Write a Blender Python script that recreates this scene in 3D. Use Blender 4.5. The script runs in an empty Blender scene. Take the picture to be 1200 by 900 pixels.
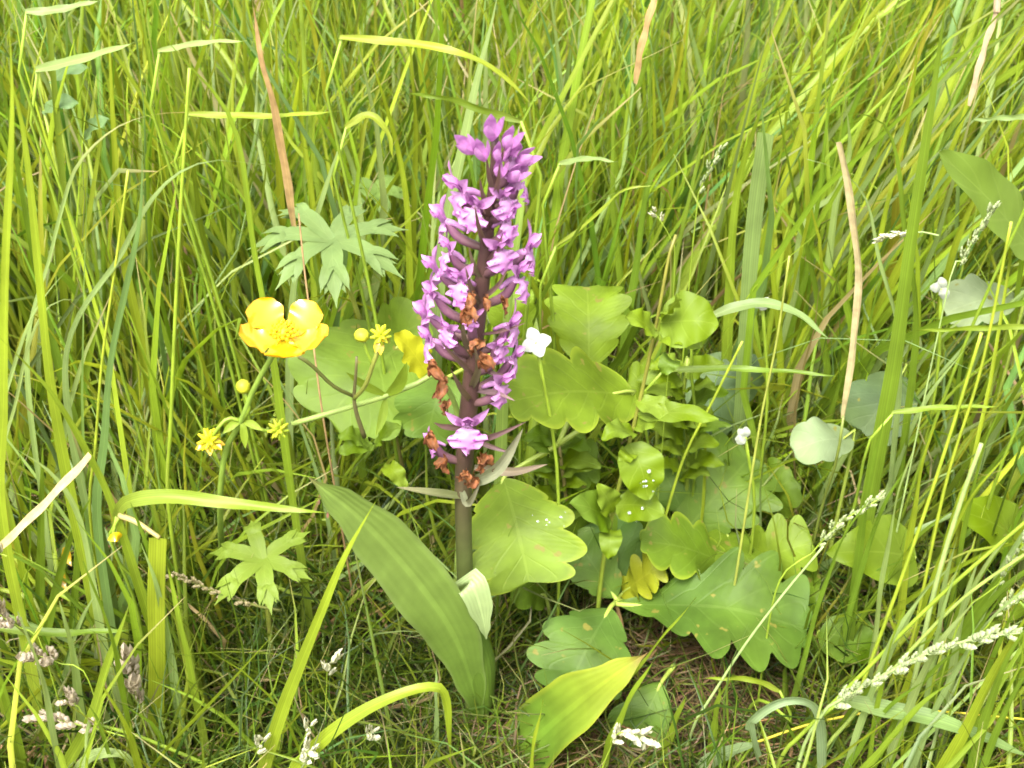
import bpy, math, random
import numpy as np
from mathutils import Vector, Matrix, Euler, noise as mnoise

# ------------------------------------------------------------------ camera, sky, sun, exposure
SC = bpy.context.scene
COL = SC.collection
PITCH = math.radians(35.0)
CAM = Vector((0.014, -0.369, 0.408))
VF = math.radians(29.0)
FPX = 450.0 / math.tan(VF / 2)          # focal length in pixels of the 1200 x 900 photograph
RIGHT = Vector((1, 0, 0)); UPV = Vector((0, math.sin(PITCH), math.cos(PITCH)))
FWD = Vector((0, math.cos(PITCH), -math.sin(PITCH)))

cd = bpy.data.cameras.new('camera'); cam = bpy.data.objects.new('camera', cd); COL.objects.link(cam)
cam.location = CAM; cam.rotation_euler = (math.pi / 2 - PITCH, 0, 0)
cd.sensor_fit = 'HORIZONTAL'; cd.sensor_width = 36.0; cd.lens = 36.0 * FPX / 1200.0
cd.clip_start = 0.01; cd.clip_end = 200.0
cd.dof.use_dof = True; cd.dof.focus_distance = 0.47; cd.dof.aperture_fstop = 30.0
SC.camera = cam

SUN_EL, SUN_AZ = math.radians(58), math.radians(200)     # high, soft sun from behind-left of the camera
w = bpy.data.worlds.new('World'); SC.world = w; w.use_nodes = True
wn = w.node_tree.nodes; wl = w.node_tree.links
bg = wn['Background']
sky = wn.new('ShaderNodeTexSky'); sky.sky_type = 'NISHITA'; sky.sun_disc = False
sky.sun_elevation = SUN_EL; sky.sun_rotation = SUN_AZ
sky.air_density = 1.0; sky.dust_density = 6.0; sky.ozone_density = 1.0
hs = wn.new('ShaderNodeHueSaturation'); hs.inputs['Saturation'].default_value = 0.12   # thin cloud: greyer sky
wl.new(sky.outputs[0], hs.inputs['Color']); wl.new(hs.outputs[0], bg.inputs['Color'])
bg.inputs['Strength'].default_value = 0.15
sd = bpy.data.lights.new('sun', 'SUN'); sun = bpy.data.objects.new('sun', sd); COL.objects.link(sun)
sd.energy = 1.5; sd.angle = math.radians(18); sd.color = (1.0, 0.94, 0.83)
sdir = Vector((math.sin(SUN_AZ) * math.cos(SUN_EL), math.cos(SUN_AZ) * math.cos(SUN_EL), math.sin(SUN_EL)))
sun.rotation_euler = sdir.to_track_quat('Z', 'Y').to_euler(); sun.location = (0, 0, 5)
SC.view_settings.view_transform = 'Standard'; SC.view_settings.look = 'None'
SC.view_settings.exposure = 2.08; SC.view_settings.gamma = 1.0; SC.view_settings.use_curve_mapping = False
SC.render.filter_size = 1.7
SC.cycles.filter_width = 1.7
SC.cycles.max_bounces = 8; SC.cycles.diffuse_bounces = 6; SC.cycles.transmission_bounces = 6; SC.cycles.transparent_max_bounces = 8
SC.cycles.use_denoising = True

rnd = random.Random(11)

# ------------------------------------------------------------------ pixel -> place
def P(px, py, Y):
    """the point on the ray of a photograph pixel that stands at depth Y (metres behind the orchid's stem)"""
    d = RIGHT * ((px - 600) / FPX) + UPV * (-(py - 450) / FPX) + FWD
    return CAM + d * ((Y - CAM.y) / d.y)
def PZ(px, py, z=0.0):
    d = RIGHT * ((px - 600) / FPX) + UPV * (-(py - 450) / FPX) + FWD
    return CAM + d * ((z - CAM.z) / d.z)
def mpp(p): return (Vector(p) - CAM).dot(FWD) / FPX      # metres per photograph pixel at that point
def proj(A):
    """n x 3 array -> pixel x, y"""
    V = A - np.array(CAM)
    z = V @ np.array(FWD)
    return 600 + FPX * (V @ np.array(RIGHT)) / z, 450 - FPX * (V @ np.array(UPV)) / z

# ------------------------------------------------------------------ colours (linear base colours)
C = dict(
    lime=(0.232, 0.290, 0.021), bright=(0.183, 0.256, 0.020), mid=(0.125, 0.196, 0.017), dark=(0.058, 0.118, 0.015),
    blue=(0.130, 0.210, 0.060), pale=(0.230, 0.305, 0.100), silver=(0.270, 0.330, 0.200), straw=(0.360, 0.285, 0.140),
    tan=(0.300, 0.190, 0.085), brown=(0.120, 0.062, 0.030), yellow=(0.42, 0.36, 0.020),
    purple=(0.100, 0.045, 0.050), olive=(0.110, 0.120, 0.025))
def mixc(a, b, t): return tuple(a[i] * (1 - t) + b[i] * t for i in range(3))
def jit(c, k=0.12, r=rnd):
    f = 1 + r.uniform(-k, k)
    return (c[0] * f * (1 + r.uniform(-k, k) * .6), c[1] * f, c[2] * f * (1 + r.uniform(-k, k)))

# ------------------------------------------------------------------ materials
def new_mat(name):
    m = bpy.data.materials.new(name); m.use_nodes = True
    nt = m.node_tree; nt.nodes.clear()
    return m, nt.nodes, nt.links
def N(ns, t, **kw):
    n = ns.new(t)
    for k, v in kw.items(): setattr(n, k, v)
    return n
def math_n(ns, ls, op, a, b=None, c=None):
    n = ns.new('ShaderNodeMath'); n.operation = op
    for i, v in enumerate((a, b, c)):
        if v is None: continue
        if isinstance(v, (int, float)): n.inputs[i].default_value = v
        else: ls.new(v, n.inputs[i])
    return n.outputs[0]
def plant_mat(name, trans=0.35, stripe_amt=0.09, rough=0.45, spec=0.4, veins=None, stripes=False, vary=0.22, nscale=60.0, coat=0.0,
              spots=None, bump=0.0, tint=(1.25, 1.12, 0.7)):
    """colour comes from the mesh's own colour attribute; noise, veins or stripes vary it"""
    m, ns, ls = new_mat(name)
    out = N(ns, 'ShaderNodeOutputMaterial'); pr = N(ns, 'ShaderNodeBsdfPrincipled')
    at = N(ns, 'ShaderNodeAttribute', attribute_name='Col')
    tc = N(ns, 'ShaderNodeTexCoord')
    no = N(ns, 'ShaderNodeTexNoise'); no.inputs['Scale'].default_value = nscale; no.inputs['Detail'].default_value = 4
    ls.new(tc.outputs['Object'], no.inputs['Vector'])
    mr = N(ns, 'ShaderNodeMapRange'); mr.inputs['From Min'].default_value = .3; mr.inputs['From Max'].default_value = .7
    mr.inputs['To Min'].default_value = 1 - vary; mr.inputs['To Max'].default_value = 1 + vary
    ls.new(no.outputs['Fac'], mr.inputs['Value'])
    mul = N(ns, 'ShaderNodeVectorMath', operation='SCALE')
    ls.new(at.outputs['Color'], mul.inputs[0]); ls.new(mr.outputs[0], mul.inputs['Scale'])
    col = mul.outputs[0]
    height = no.outputs['Fac']
    sep = N(ns, 'ShaderNodeSeparateXYZ'); ls.new(tc.outputs['UV'], sep.inputs[0])
    u, v = sep.outputs[0], sep.outputs[1]
    if veins or stripes:
        au = math_n(ns, ls, 'ABSOLUTE', math_n(ns, ls, 'SUBTRACT', u, 0.5))
    if veins:
        nlat, slant, amt = veins
        midrib = math_n(ns, ls, 'LESS_THAN', au, 0.014)
        ph = math_n(ns, ls, 'FRACT', math_n(ns, ls, 'SUBTRACT', math_n(ns, ls, 'MULTIPLY', v, nlat), math_n(ns, ls, 'MULTIPLY', au, slant)))
        lat = math_n(ns, ls, 'SMOOTH_MIN', math_n(ns, ls, 'ABSOLUTE', math_n(ns, ls, 'SUBTRACT', ph, 0.5)), 0.5, 0.01)
        latm = N(ns, 'ShaderNodeMapRange'); latm.inputs['From Min'].default_value = 0.01; latm.inputs['From Max'].default_value = 0.09
        latm.inputs['To Min'].default_value = 0.55; latm.inputs['To Max'].default_value = 0.0
        ls.new(lat, latm.inputs['Value'])
        vm = math_n(ns, ls, 'MAXIMUM', midrib, latm.outputs[0])
        mx = N(ns, 'ShaderNodeMix', data_type='RGBA'); mx.blend_type = 'MIX'
        sc_ = N(ns, 'ShaderNodeVectorMath', operation='MULTIPLY_ADD')
        ls.new(col, sc_.inputs[0]); sc_.inputs[1].default_value = (1.25, 1.2, 1.3); sc_.inputs[2].default_value = (0.03, 0.035, 0.015)
        ls.new(math_n(ns, ls, 'MULTIPLY', vm, amt), mx.inputs[0])
        ls.new(col, mx.inputs[6]); ls.new(sc_.outputs[0], mx.inputs[7]); col = mx.outputs[2]
        height = math_n(ns, ls, 'MULTIPLY_ADD', vm, -0.5, no.outputs['Fac'])
    if stripes:
        st = math_n(ns, ls, 'SINE', math_n(ns, ls, 'MULTIPLY', u, 44.0))
        stm = math_n(ns, ls, 'MULTIPLY_ADD', st, stripe_amt, 1.0)
        mid = math_n(ns, ls, 'MULTIPLY_ADD', math_n(ns, ls, 'LESS_THAN', au, 0.05), 0.16, stm)
        sm = N(ns, 'ShaderNodeVectorMath', operation='SCALE'); ls.new(col, sm.inputs[0]); ls.new(mid, sm.inputs['Scale']); col = sm.outputs[0]
        height = math_n(ns, ls, 'MULTIPLY_ADD', st, 0.5, no.outputs['Fac'])
    if spots:
        sc2, thr, scol = spots
        n2 = N(ns, 'ShaderNodeTexNoise'); n2.inputs['Scale'].default_value = sc2; n2.inputs['Detail'].default_value = 2
        ls.new(tc.outputs['Object'], n2.inputs['Vector'])
        mk = N(ns, 'ShaderNodeMapRange'); mk.inputs['From Min'].default_value = thr; mk.inputs['From Max'].default_value = thr + .05
        ls.new(n2.outputs['Fac'], mk.inputs['Value'])
        mx = N(ns, 'ShaderNodeMix', data_type='RGBA'); ls.new(mk.outputs[0], mx.inputs[0]); ls.new(col, mx.inputs[6])
        mx.inputs[7].default_value = (*scol, 1); col = mx.outputs[2]
    ls.new(col, pr.inputs['Base Color'])
    pr.inputs['Roughness'].default_value = rough; pr.inputs['Specular IOR Level'].default_value = spec
    if coat:
        pr.inputs['Coat Weight'].default_value = coat; pr.inputs['Coat Roughness'].default_value = 0.12; pr.inputs['Coat IOR'].default_value = 1.65
    if bump:
        b = N(ns, 'ShaderNodeBump'); b.inputs['Strength'].default_value = bump; b.inputs['Distance'].default_value = 0.0006
        ls.new(height, b.inputs['Height']); ls.new(b.outputs[0], pr.inputs['Normal'])
    if trans:
        tr = N(ns, 'ShaderNodeBsdfTranslucent')
        tm = N(ns, 'ShaderNodeVectorMath', operation='MULTIPLY'); ls.new(col, tm.inputs[0]); tm.inputs[1].default_value = tint
        ls.new(tm.outputs[0], tr.inputs['Color'])
        mix = N(ns, 'ShaderNodeMixShader'); mix.inputs[0].default_value = trans
        ls.new(pr.outputs[0], mix.inputs[1]); ls.new(tr.outputs[0], mix.inputs[2]); ls.new(mix.outputs[0], out.inputs['Surface'])
    else:
        ls.new(pr.outputs[0], out.inputs['Surface'])
    return m
M = dict(
    grass=plant_mat('grass_blade_green', 0.48, rough=0.45, spec=0.32, stripes=True, nscale=45, vary=.2, tint=(1.28, 1.22, .75)),
    leaf=plant_mat('lobed_leaf', 0.30, rough=0.5, spec=0.18, veins=(6, 3.0, 0.32), nscale=85, vary=.26, bump=.45,
                   spots=(190.0, 0.665, (0.17, 0.16, 0.03))),
    soft=plant_mat('soft_leaf', 0.32, rough=0.50, spec=0.2, veins=(4, 2.2, 0.4), nscale=70, vary=.13, bump=.3),
    long=plant_mat('orchid_leaf', 0.28, rough=0.45, spec=0.4, stripes=True, stripe_amt=.025, nscale=75, vary=.2, bump=.2),
    stem=plant_mat('stem', 0.0, rough=0.50, spec=0.4, nscale=140, vary=.22, bump=.2),
    petal=plant_mat('orchid_petal', 0.34, rough=0.45, spec=0.3, nscale=520, vary=.24, spots=None, tint=(1.1, 1.0, 1.1)),
    lip=plant_mat('orchid_lip', 0.30, rough=0.45, spec=0.3, nscale=420, vary=.12, spots=(620.0, .585, (0.30, 0.035, 0.30)), tint=(1.1, 1.0, 1.1)),
    wither=plant_mat('withered_petal', 0.2, rough=0.6, spec=0.2, nscale=500, vary=.4),
    butter=plant_mat('buttercup_petal', 0.22, rough=0.5, spec=0.2, nscale=90, vary=.06, coat=1.0, tint=(1.1, 1.05, .6)),
    dry=plant_mat('dry_straw', 0.15, rough=0.6, spec=0.25, nscale=220, vary=.3, stripes=True),
    seed=plant_mat('spikelet', 0.25, rough=0.5, spec=0.3, nscale=700, vary=.25),
    white=plant_mat('white_petal', 0.3, rough=0.45, spec=0.3, nscale=200, vary=.05, tint=(1, 1, 1)),
)
def ground_mat():
    m, ns, ls = new_mat('soil_and_litter')
    out = N(ns, 'ShaderNodeOutputMaterial'); pr = N(ns, 'ShaderNodeBsdfPrincipled'); tc = N(ns, 'ShaderNodeTexCoord')
    n1 = N(ns, 'ShaderNodeTexNoise'); n1.inputs['Scale'].default_value = 150; n1.inputs['Detail'].default_value = 8; n1.inputs['Roughness'].default_value = .7
    ls.new(tc.outputs['Object'], n1.inputs['Vector'])
    cr = N(ns, 'ShaderNodeValToRGB'); e = cr.color_ramp.elements
    e[0].position = .35; e[0].color = (0.012, 0.008, 0.005, 1); e[1].position = .7; e[1].color = (0.075, 0.045, 0.022, 1)
    x = cr.color_ramp.elements.new(.55); x.color = (0.030, 0.024, 0.010, 1)
    ls.new(n1.outputs['Fac'], cr.inputs[0]); ls.new(cr.outputs[0], pr.inputs['Base Color'])
    pr.inputs['Roughness'].default_value = .9
    b = N(ns, 'ShaderNodeBump'); b.inputs['Strength'].default_value = .8; b.inputs['Distance'].default_value = .006
    ls.new(n1.outputs['Fac'], b.inputs['Height']); ls.new(b.outputs[0], pr.inputs['Normal'])
    ls.new(pr.outputs[0], out.inputs['Surface'])
    return m
M['soil'] = ground_mat()
def dew_mat():
    m, ns, ls = new_mat('water_drop')
    out = N(ns, 'ShaderNodeOutputMaterial'); pr = N(ns, 'ShaderNodeBsdfPrincipled')
    pr.inputs['Base Color'].default_value = (.9, .95, .9, 1); pr.inputs['Roughness'].default_value = .03
    pr.inputs['Transmission Weight'].default_value = .9; pr.inputs['IOR'].default_value = 1.33
    ls.new(pr.outputs[0], out.inputs['Surface']); return m
M['dew'] = dew_mat()

# ------------------------------------------------------------------ mesh builder
class MB:
    def __init__(s): s.v = []; s.f = []; s.uv = []; s.c = []
    def add(s, verts, faces, uvs, cols):
        o = len(s.v); s.v += verts; s.uv += uvs; s.c += cols
        s.f += [tuple(i + o for i in f) for f in faces]
        return s
    def data(s, name, mat, off=Vector((0, 0, 0)), smooth=True):
        me = bpy.data.meshes.new(name)
        me.from_pydata([tuple(Vector(p) - off) for p in s.v], [], s.f)
        ca = me.color_attributes.new('Col', 'FLOAT_COLOR', 'POINT')
        ca.data.foreach_set('color', [x for c in s.c for x in (c[0], c[1], c[2], 1.0)])
        ul = me.uv_layers.new(name='UVMap')
        li = np.empty(len(me.loops), dtype=np.int32); me.loops.foreach_get('vertex_index', li)
        ul.data.foreach_set('uv', np.array(s.uv, dtype=np.float32)[li].ravel())
        me.materials.append(mat)
        if smooth: me.polygons.foreach_set('use_smooth', [True] * len(me.polygons))
        me.update(); return me
def wloc(o):
    v = Vector((0, 0, 0))
    while o is not None: v += o.location; o = o.parent
    return v
def build(name, mb, mat, parent=None, origin=None):
    """one mesh object; the builder's vertices are world positions"""
    off = wloc(parent) if parent else (Vector(origin) if origin is not None else Vector((0, 0, 0)))
    o = bpy.data.objects.new(name, mb.data(name, M[mat], off)); COL.objects.link(o)
    if parent: o.parent = parent
    else: o.location = off
    return o
def put(name, me, parent, loc, rot=None, scale=1.0):
    """an object that shares mesh data, at a world position"""
    o = bpy.data.objects.new(name, me); COL.objects.link(o); o.parent = parent
    o.location = Vector(loc) - (wloc(parent) if parent else Vector((0, 0, 0)))
    if rot is not None: o.rotation_mode = 'QUATERNION'; o.rotation_quaternion = rot
    o.scale = (scale,) * 3 if isinstance(scale, (int, float)) else scale
    return o
def tag(o, label, cat, group=None, kind=None):
    o['label'] = label
    if cat: o['category'] = cat
    if group: o['group'] = group
    if kind: o['kind'] = kind
    return o
def thing(name, loc, label, cat, group=None):
    o = bpy.data.objects.new(name, None); COL.objects.link(o); o.location = loc; o.empty_display_size = .01
    return tag(o, label, cat, group)

def spline(pts, n):
    """Catmull-Rom through pts, n samples evenly by chord"""
    pts = [Vector(p) for p in pts]
    if len(pts) == 2: return [pts[0].lerp(pts[1], i / (n - 1)) for i in range(n)]
    Q = [pts[0] * 2 - pts[1]] + pts + [pts[-1] * 2 - pts[-2]]
    fine = []
    for i in range(1, len(Q) - 2):
        for k in range(12):
            t = k / 12; a, b, c, d = Q[i - 1], Q[i], Q[i + 1], Q[i + 2]
            fine.append(0.5 * ((2 * b) + (c - a) * t + (2 * a - 5 * b + 4 * c - d) * t * t + (3 * b - a - 3 * c + d) * t ** 3))
    fine.append(pts[-1])
    L = [0]
    for i in range(1, len(fine)): L.append(L[-1] + (fine[i] - fine[i - 1]).length)
    out = []; j = 0
    for i in range(n):
        s = L[-1] * i / (n - 1)
        while j < len(L) - 2 and L[j + 1] < s: j += 1
        k = (s - L[j]) / max(L[j + 1] - L[j], 1e-9)
        out.append(fine[j].lerp(fine[j + 1], min(1, max(0, k))))
    return out
def tangents(p):
    n = len(p); return [(p[min(n - 1, i + 1)] - p[max(0, i - 1)]).normalized() for i in range(n)]
def tocam(p): return (CAM - p).normalized()
def fcol(c, t, s=0): return c(t) if callable(c) else c

def tube(mb, pts, rad, col, n=None, sides=7):
    n = n or max(4, len(pts) * 3)
    p = spline(pts, n); tg = tangents(p)
    ref = Vector((0, 1, 0)) if abs(tg[0].y) < .8 else Vector((1, 0, 0))
    vs, fs, uv, cs = [], [], [], []
    for i in range(n):
        t = i / (n - 1); a = tg[i].cross(ref).normalized(); b = tg[i].cross(a)
        r = rad(t) if callable(rad) else rad
        for k in range(sides):
            an = 2 * math.pi * k / sides
            vs.append(p[i] + (a * math.cos(an) + b * math.sin(an)) * r); uv.append((k / sides, t)); cs.append(fcol(col, t))
    for i in range(n - 1):
        for k in range(sides):
            k2 = (k + 1) % sides
            fs.append((i * sides + k, i * sides + k2, (i + 1) * sides + k2, (i + 1) * sides + k))
    fs.append(tuple(range(sides))[::-1]); fs.append(tuple((n - 1) * sides + k for k in range(sides)))
    return mb.add(vs, fs, uv, cs)

def ribbon(mb, pts, hw, col, normal=None, nt=14, ns=2, fold=0.25, roll=0.0, twist=0.0, wave=0.0, wfreq=3.0, slant=0.0,
           cup=0.0, seed=0.0, asym=0.0, edge=None):
    """a leaf surface along pts; hw(t) half width; V fold about the midrib, rippled margins"""
    p = spline(pts, nt); tg = tangents(p)
    vs, fs, uv, cs = [], [], [], []
    for i in range(nt):
        t = i / (nt - 1)
        nrm = tocam(p[i]) if normal is None else (normal(t) if callable(normal) else Vector(normal))
        side = tg[i].cross(nrm)
        if side.length < 1e-4: side = Vector((1, 0, 0))
        side.normalize(); nn = side.cross(tg[i]).normalized()
        a = roll + twist * t
        sd_ = side * math.cos(a) + nn * math.sin(a); nn = nn * math.cos(a) - side * math.sin(a)
        h = hw(t)
        for k in range(-ns, ns + 1):
            s = k / ns; hh = h * (1 + asym * s)
            off = fold * abs(s) * hh - cup * s * s * hh + wave * abs(s) ** 1.5 * math.sin(wfreq * 6.283 * t + seed + (1.3 if s > 0 else 0))
            vs.append(p[i] + sd_ * (s * hh * math.cos(min(1.2, fold * .8))) + nn * off + tg[i] * (slant * abs(s) * hh))
            uv.append((0.5 + 0.5 * s, t))
            c = fcol(col, t)
            if edge and abs(s) > .9: c = mixc(c, edge, .6)
            cs.append(c)
    m = 2 * ns + 1
    for i in range(nt - 1):
        for k in range(m - 1):
            fs.append((i * m + k, i * m + k + 1, (i + 1) * m + k + 1, (i + 1) * m + k))
    return mb.add(vs, fs, uv, cs)

def blade_w(t, cut=False):
    a = min(1.0, 0.55 + t * 2.2)
    if cut: return a
    return a * max(0.02, (1 - t ** 2.4)) ** 0.85
def lerp_tab(tab, t):
    for i in range(len(tab) - 1):
        if t <= tab[i + 1][0]:
            k = (t - tab[i][0]) / (tab[i + 1][0] - tab[i][0]); k = k * k * (3 - 2 * k)
            return tab[i][1] * (1 - k) + tab[i + 1][1] * k
    return tab[-1][1]

# ------------------------------------------------------------------ ground
def build_ground():
    ax = np.concatenate([-np.geomspace(60, 1.0, 14), np.linspace(-.95, .95, 96), np.geomspace(1.0, 60, 14)])
    nx = len(ax); vs = []
    for y in ax:
        for x in ax:
            z = 0.006 * mnoise.noise((x * 9, y * 9, 0)) + 0.004 * mnoise.noise((x * 31, y * 31, 3)) if abs(x) < 2 and abs(y) < 2 else 0
            vs.append((x, y + .2, z - .004))
    fs = [(j * nx + i, j * nx + i + 1, (j + 1) * nx + i + 1, (j + 1) * nx + i) for j in range(nx - 1) for i in range(nx - 1)]
    mb = MB(); mb.add(vs, fs, [(v[0], v[1]) for v in vs], [C['brown']] * len(vs))
    o = build('ground', mb, 'soil'); o['kind'] = 'structure'; o['label'] = 'dark soil with brown litter under the meadow grass'
build_ground()

# ------------------------------------------------------------------ the mass of the grass
PAL = np.array([C['lime'], C['bright'], C['mid'], C['dark'], C['blue'], C['pale'], C['straw'], C['tan']])
CLEAR = [  # photograph boxes kept open in front of the named depth: x0, y0, x1, y1, depth, chance of dropping a blade
    (478, 130, 650, 610, 0.02, 1.0), (360, 550, 600, 850, 0.005, 1.0), (560, 750, 770, 900, 0.0, .97),
    (270, 340, 400, 530, 0.015, .97), (285, 215, 490, 335, 0.10, .97), (345, 355, 500, 510, 0.055, .96),
    (590, 330, 845, 520, 0.06, .95), (550, 520, 790, 720, 0.03, .96), (640, 610, 950, 815, 0.035, .95),
    (230, 590, 380, 730, 0.03, .85), (870, 340, 1010, 700, 0.03, .5), (760, 520, 960, 640, 0.05, .7),
    (0, 520, 400, 900, -0.03, .45), (700, 780, 960, 900, 0.0, .75), (1090, 165, 1200, 300, .05, .8), (950, 585, 1080, 665, .03, .7),
    (400, 430, 560, 560, .03, .7)]
CLEAR_LOW = [(380, 570, 500, 730, -.002, 1), (460, 660, 585, 850, -.001, 1), (520, 600, 580, 900, .0, 1), (590, 790, 760, 870, -.012, .9), (560, 850, 690, 930, -.006, .9), (650, 620, 940, 800, .02, .7)]
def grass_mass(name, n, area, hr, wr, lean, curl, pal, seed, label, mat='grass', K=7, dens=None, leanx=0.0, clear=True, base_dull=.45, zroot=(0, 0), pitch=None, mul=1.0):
    r = np.random.default_rng(seed)
    x = r.uniform(area[0], area[1], n); y = r.uniform(area[2], area[3], n)
    # tufts: pull part of the blades towards tuft centres
    tc_ = np.stack([r.uniform(area[0], area[1], max(6, n // 45)), r.uniform(area[2], area[3], max(6, n // 45))], 1)
    ti = r.integers(0, len(tc_), n); tuf = r.random(n) < .65
    x = np.where(tuf, tc_[ti, 0] + r.normal(0, .016, n), x); y = np.where(tuf, tc_[ti, 1] + r.normal(0, .016, n), y)
    if dens is not None:
        k = r.random(n) < dens(x, y); x, y, ti, tuf = x[k], y[k], ti[k], tuf[k]; n = len(x)
    h = hr[0] + (hr[1] - hr[0]) * r.beta(2, 2.2, n)
    w_ = wr[0] + (wr[1] - wr[0]) * r.beta(1.5, 2.5, n)
    az = r.uniform(0, 2 * np.pi, n)
    th0 = np.abs(r.normal(0, lean, n)) if pitch is None else r.normal(pitch[0], pitch[1], n)
    th1 = np.abs(r.normal(0, curl, n))
    lx = np.cos(az); ly = np.sin(az)
    bx = leanx * np.clip((x + .1) * 4, -.4, 1.2)
    t = np.linspace(0, 1, K)
    th = th0[:, None] + th1[:, None] * t[None, :] ** 1.6
    ds = h[:, None] / (K - 1)
    hor = np.cumsum(np.sin(th) * ds, 1) - np.sin(th[:, :1]) * ds; ver = np.cumsum(np.cos(th) * ds, 1) - np.cos(th[:, :1]) * ds
    hw = r.normal(0, .012, (n, 1)) * np.sin(t * 5 + r.uniform(0, 6, (n, 1)))
    px_ = x[:, None] + hor * lx[:, None] + bx[:, None] * ver + hw * ly[:, None]
    py_ = y[:, None] + hor * ly[:, None] - hw * lx[:, None]
    pz_ = np.maximum(ver, 0.002 + 0 * ver) - .004 + r.uniform(zroot[0], zroot[1] + 1e-6, n)[:, None]
    Pn = np.stack([px_, py_, pz_], 2)
    # not through the lens
    keep = (np.linalg.norm(Pn - np.array(CAM), axis=2).min(1) > .17)
    if clear or clear is None:
        qx, qy = proj(Pn.reshape(-1, 3)); qx = qx.reshape(n, K); qy = qy.reshape(n, K)
        for (x0, y0, x1, y1, Yd, pr) in (CLEAR if clear else CLEAR_LOW):
            # sample between the points as well
            ins = np.zeros(n, bool)
            for a in np.linspace(0, 1, 4, endpoint=False):
                mx = qx[:, :-1] * (1 - a) + qx[:, 1:] * a; my = qy[:, :-1] * (1 - a) + qy[:, 1:] * a; yy = Pn[:, :-1, 1]
                ins |= ((mx > x0) & (mx < x1) & (my > y0) & (my < y1) & (yy < Yd)).any(1)
            keep &= ~(ins & (r.random(n) < pr))
    Pn = Pn[keep]; n = len(Pn); az = az[keep]; w_ = w_[keep]
    tg = np.gradient(Pn, axis=1); tg /= np.linalg.norm(tg, axis=2, keepdims=True) + 1e-12
    tw = r.normal(0, .7, n)[:, None] + r.normal(0, .9, n)[:, None] * t[None, :]
    s0 = np.stack([-np.sin(az), np.cos(az), 0 * az], 1)[:, None, :] + 0 * Pn
    s0 -= tg * (s0 * tg).sum(2, keepdims=True); s0 /= np.linalg.norm(s0, axis=2, keepdims=True) + 1e-9
    n0 = np.cross(s0, tg)
    side = s0 * np.cos(tw)[..., None] + n0 * np.sin(tw)[..., None]; nn = np.cross(side, tg)
    prof = np.minimum(1, .5 + 2.5 * t) * np.maximum(.03, 1 - t ** 2.2) ** .85
    hwid = (w_[:, None] * .5 * prof[None, :])[..., None]
    V = np.stack([Pn - side * hwid * .93 + nn * hwid * .38, Pn, Pn + side * hwid * .93 + nn * hwid * .38], 2).reshape(-1, 3)
    base = (np.arange(n) * K * 3)[:, None, None]
    i = np.arange(K - 1)[None, :, None] * 3; k2 = np.arange(2)[None, None, :]
    a = base + i + k2
    F = np.stack([a, a + 1, a + 4, a + 3], 3).reshape(-1, 4)
    pc = np.array(pal, float); pc /= pc.sum()
    ci = r.choice(len(PAL), n, p=pc)
    col = PAL[ci] * (1 + r.normal(0, .16, (n, 1))) * (1 + r.normal(0, .07, (n, 3)))
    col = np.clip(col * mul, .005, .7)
    tt = t[None, :, None]
    dry = np.array([.23, .19, .07])[None, None, :]
    dull = np.clip(1 - tt * 3.2, 0, 1) * base_dull * r.uniform(.2, 1, (n, 1, 1))
    cc = col[:, None, :] * (1 - dull) + dry * dull
    tipdry = (r.random((n, 1, 1)) < .18) * np.clip((tt - .8) * 5, 0, 1)
    cc = cc * (1 - tipdry) + np.array(C['straw'])[None, None, :] * tipdry
    colr = np.repeat(cc[:, :, None, :], 3, 2).reshape(-1, 3)
    me = bpy.data.meshes.new(name)
    nv, nf = len(V), len(F)
    me.vertices.add(nv); me.vertices.foreach_set('co', V.astype(np.float32).ravel())
    me.loops.add(nf * 4); me.loops.foreach_set('vertex_index', F.astype(np.int32).ravel())
    me.polygons.add(nf); me.polygons.foreach_set('loop_start', np.arange(0, nf * 4, 4, dtype=np.int32))
    me.polygons.foreach_set('use_smooth', np.ones(nf, bool))
    me.update(calc_edges=True)
    ca = me.color_attributes.new('Col', 'FLOAT_COLOR', 'POINT')
    ca.data.foreach_set('color', np.concatenate([colr, np.ones((nv, 1))], 1).astype(np.float32).ravel())
    UV = np.stack([np.tile(np.array([0, .5, 1.0]), n * K), np.repeat(np.tile(t, n), 3)], 1)
    ul = me.uv_layers.new(name='UVMap'); ul.data.foreach_set('uv', UV[F.ravel()].astype(np.float32).ravel())
    me.materials.append(M[mat])
    o = bpy.data.objects.new(name, me); COL.objects.link(o)
    tag(o, label, 'grass', kind='stuff')
    return o

def dens_tall(x, y):
    d = np.clip((y - .05) / .10, 0, 1)
    side = np.where(x > 0, np.clip((x - .16) / .06, 0, 1) * np.clip((y + .10) / .10, 0, 1), .6 * np.clip((-.10 - x) / .06, 0, 1) * np.clip((y + .06) / .10, 0, 1))
    hole = ((x - .075) / .085) ** 2 + ((y - .04) / .07) ** 2 < 1
    return np.maximum(d, side) * np.where(hole, .15, 1)
def dens_mid(x, y):
    hole = ((x - .06) / .075) ** 2 + ((y + .01) / .05) ** 2 < 1
    return np.where(hole, .12, 1.0)
def dens_fine(x, y):
    return np.where(((x - .06) / .05) ** 2 + ((y + .0) / .04) ** 2 < 1, .35, 1.0)
NEAR = (-.55, .60, -.20, .95)
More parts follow.
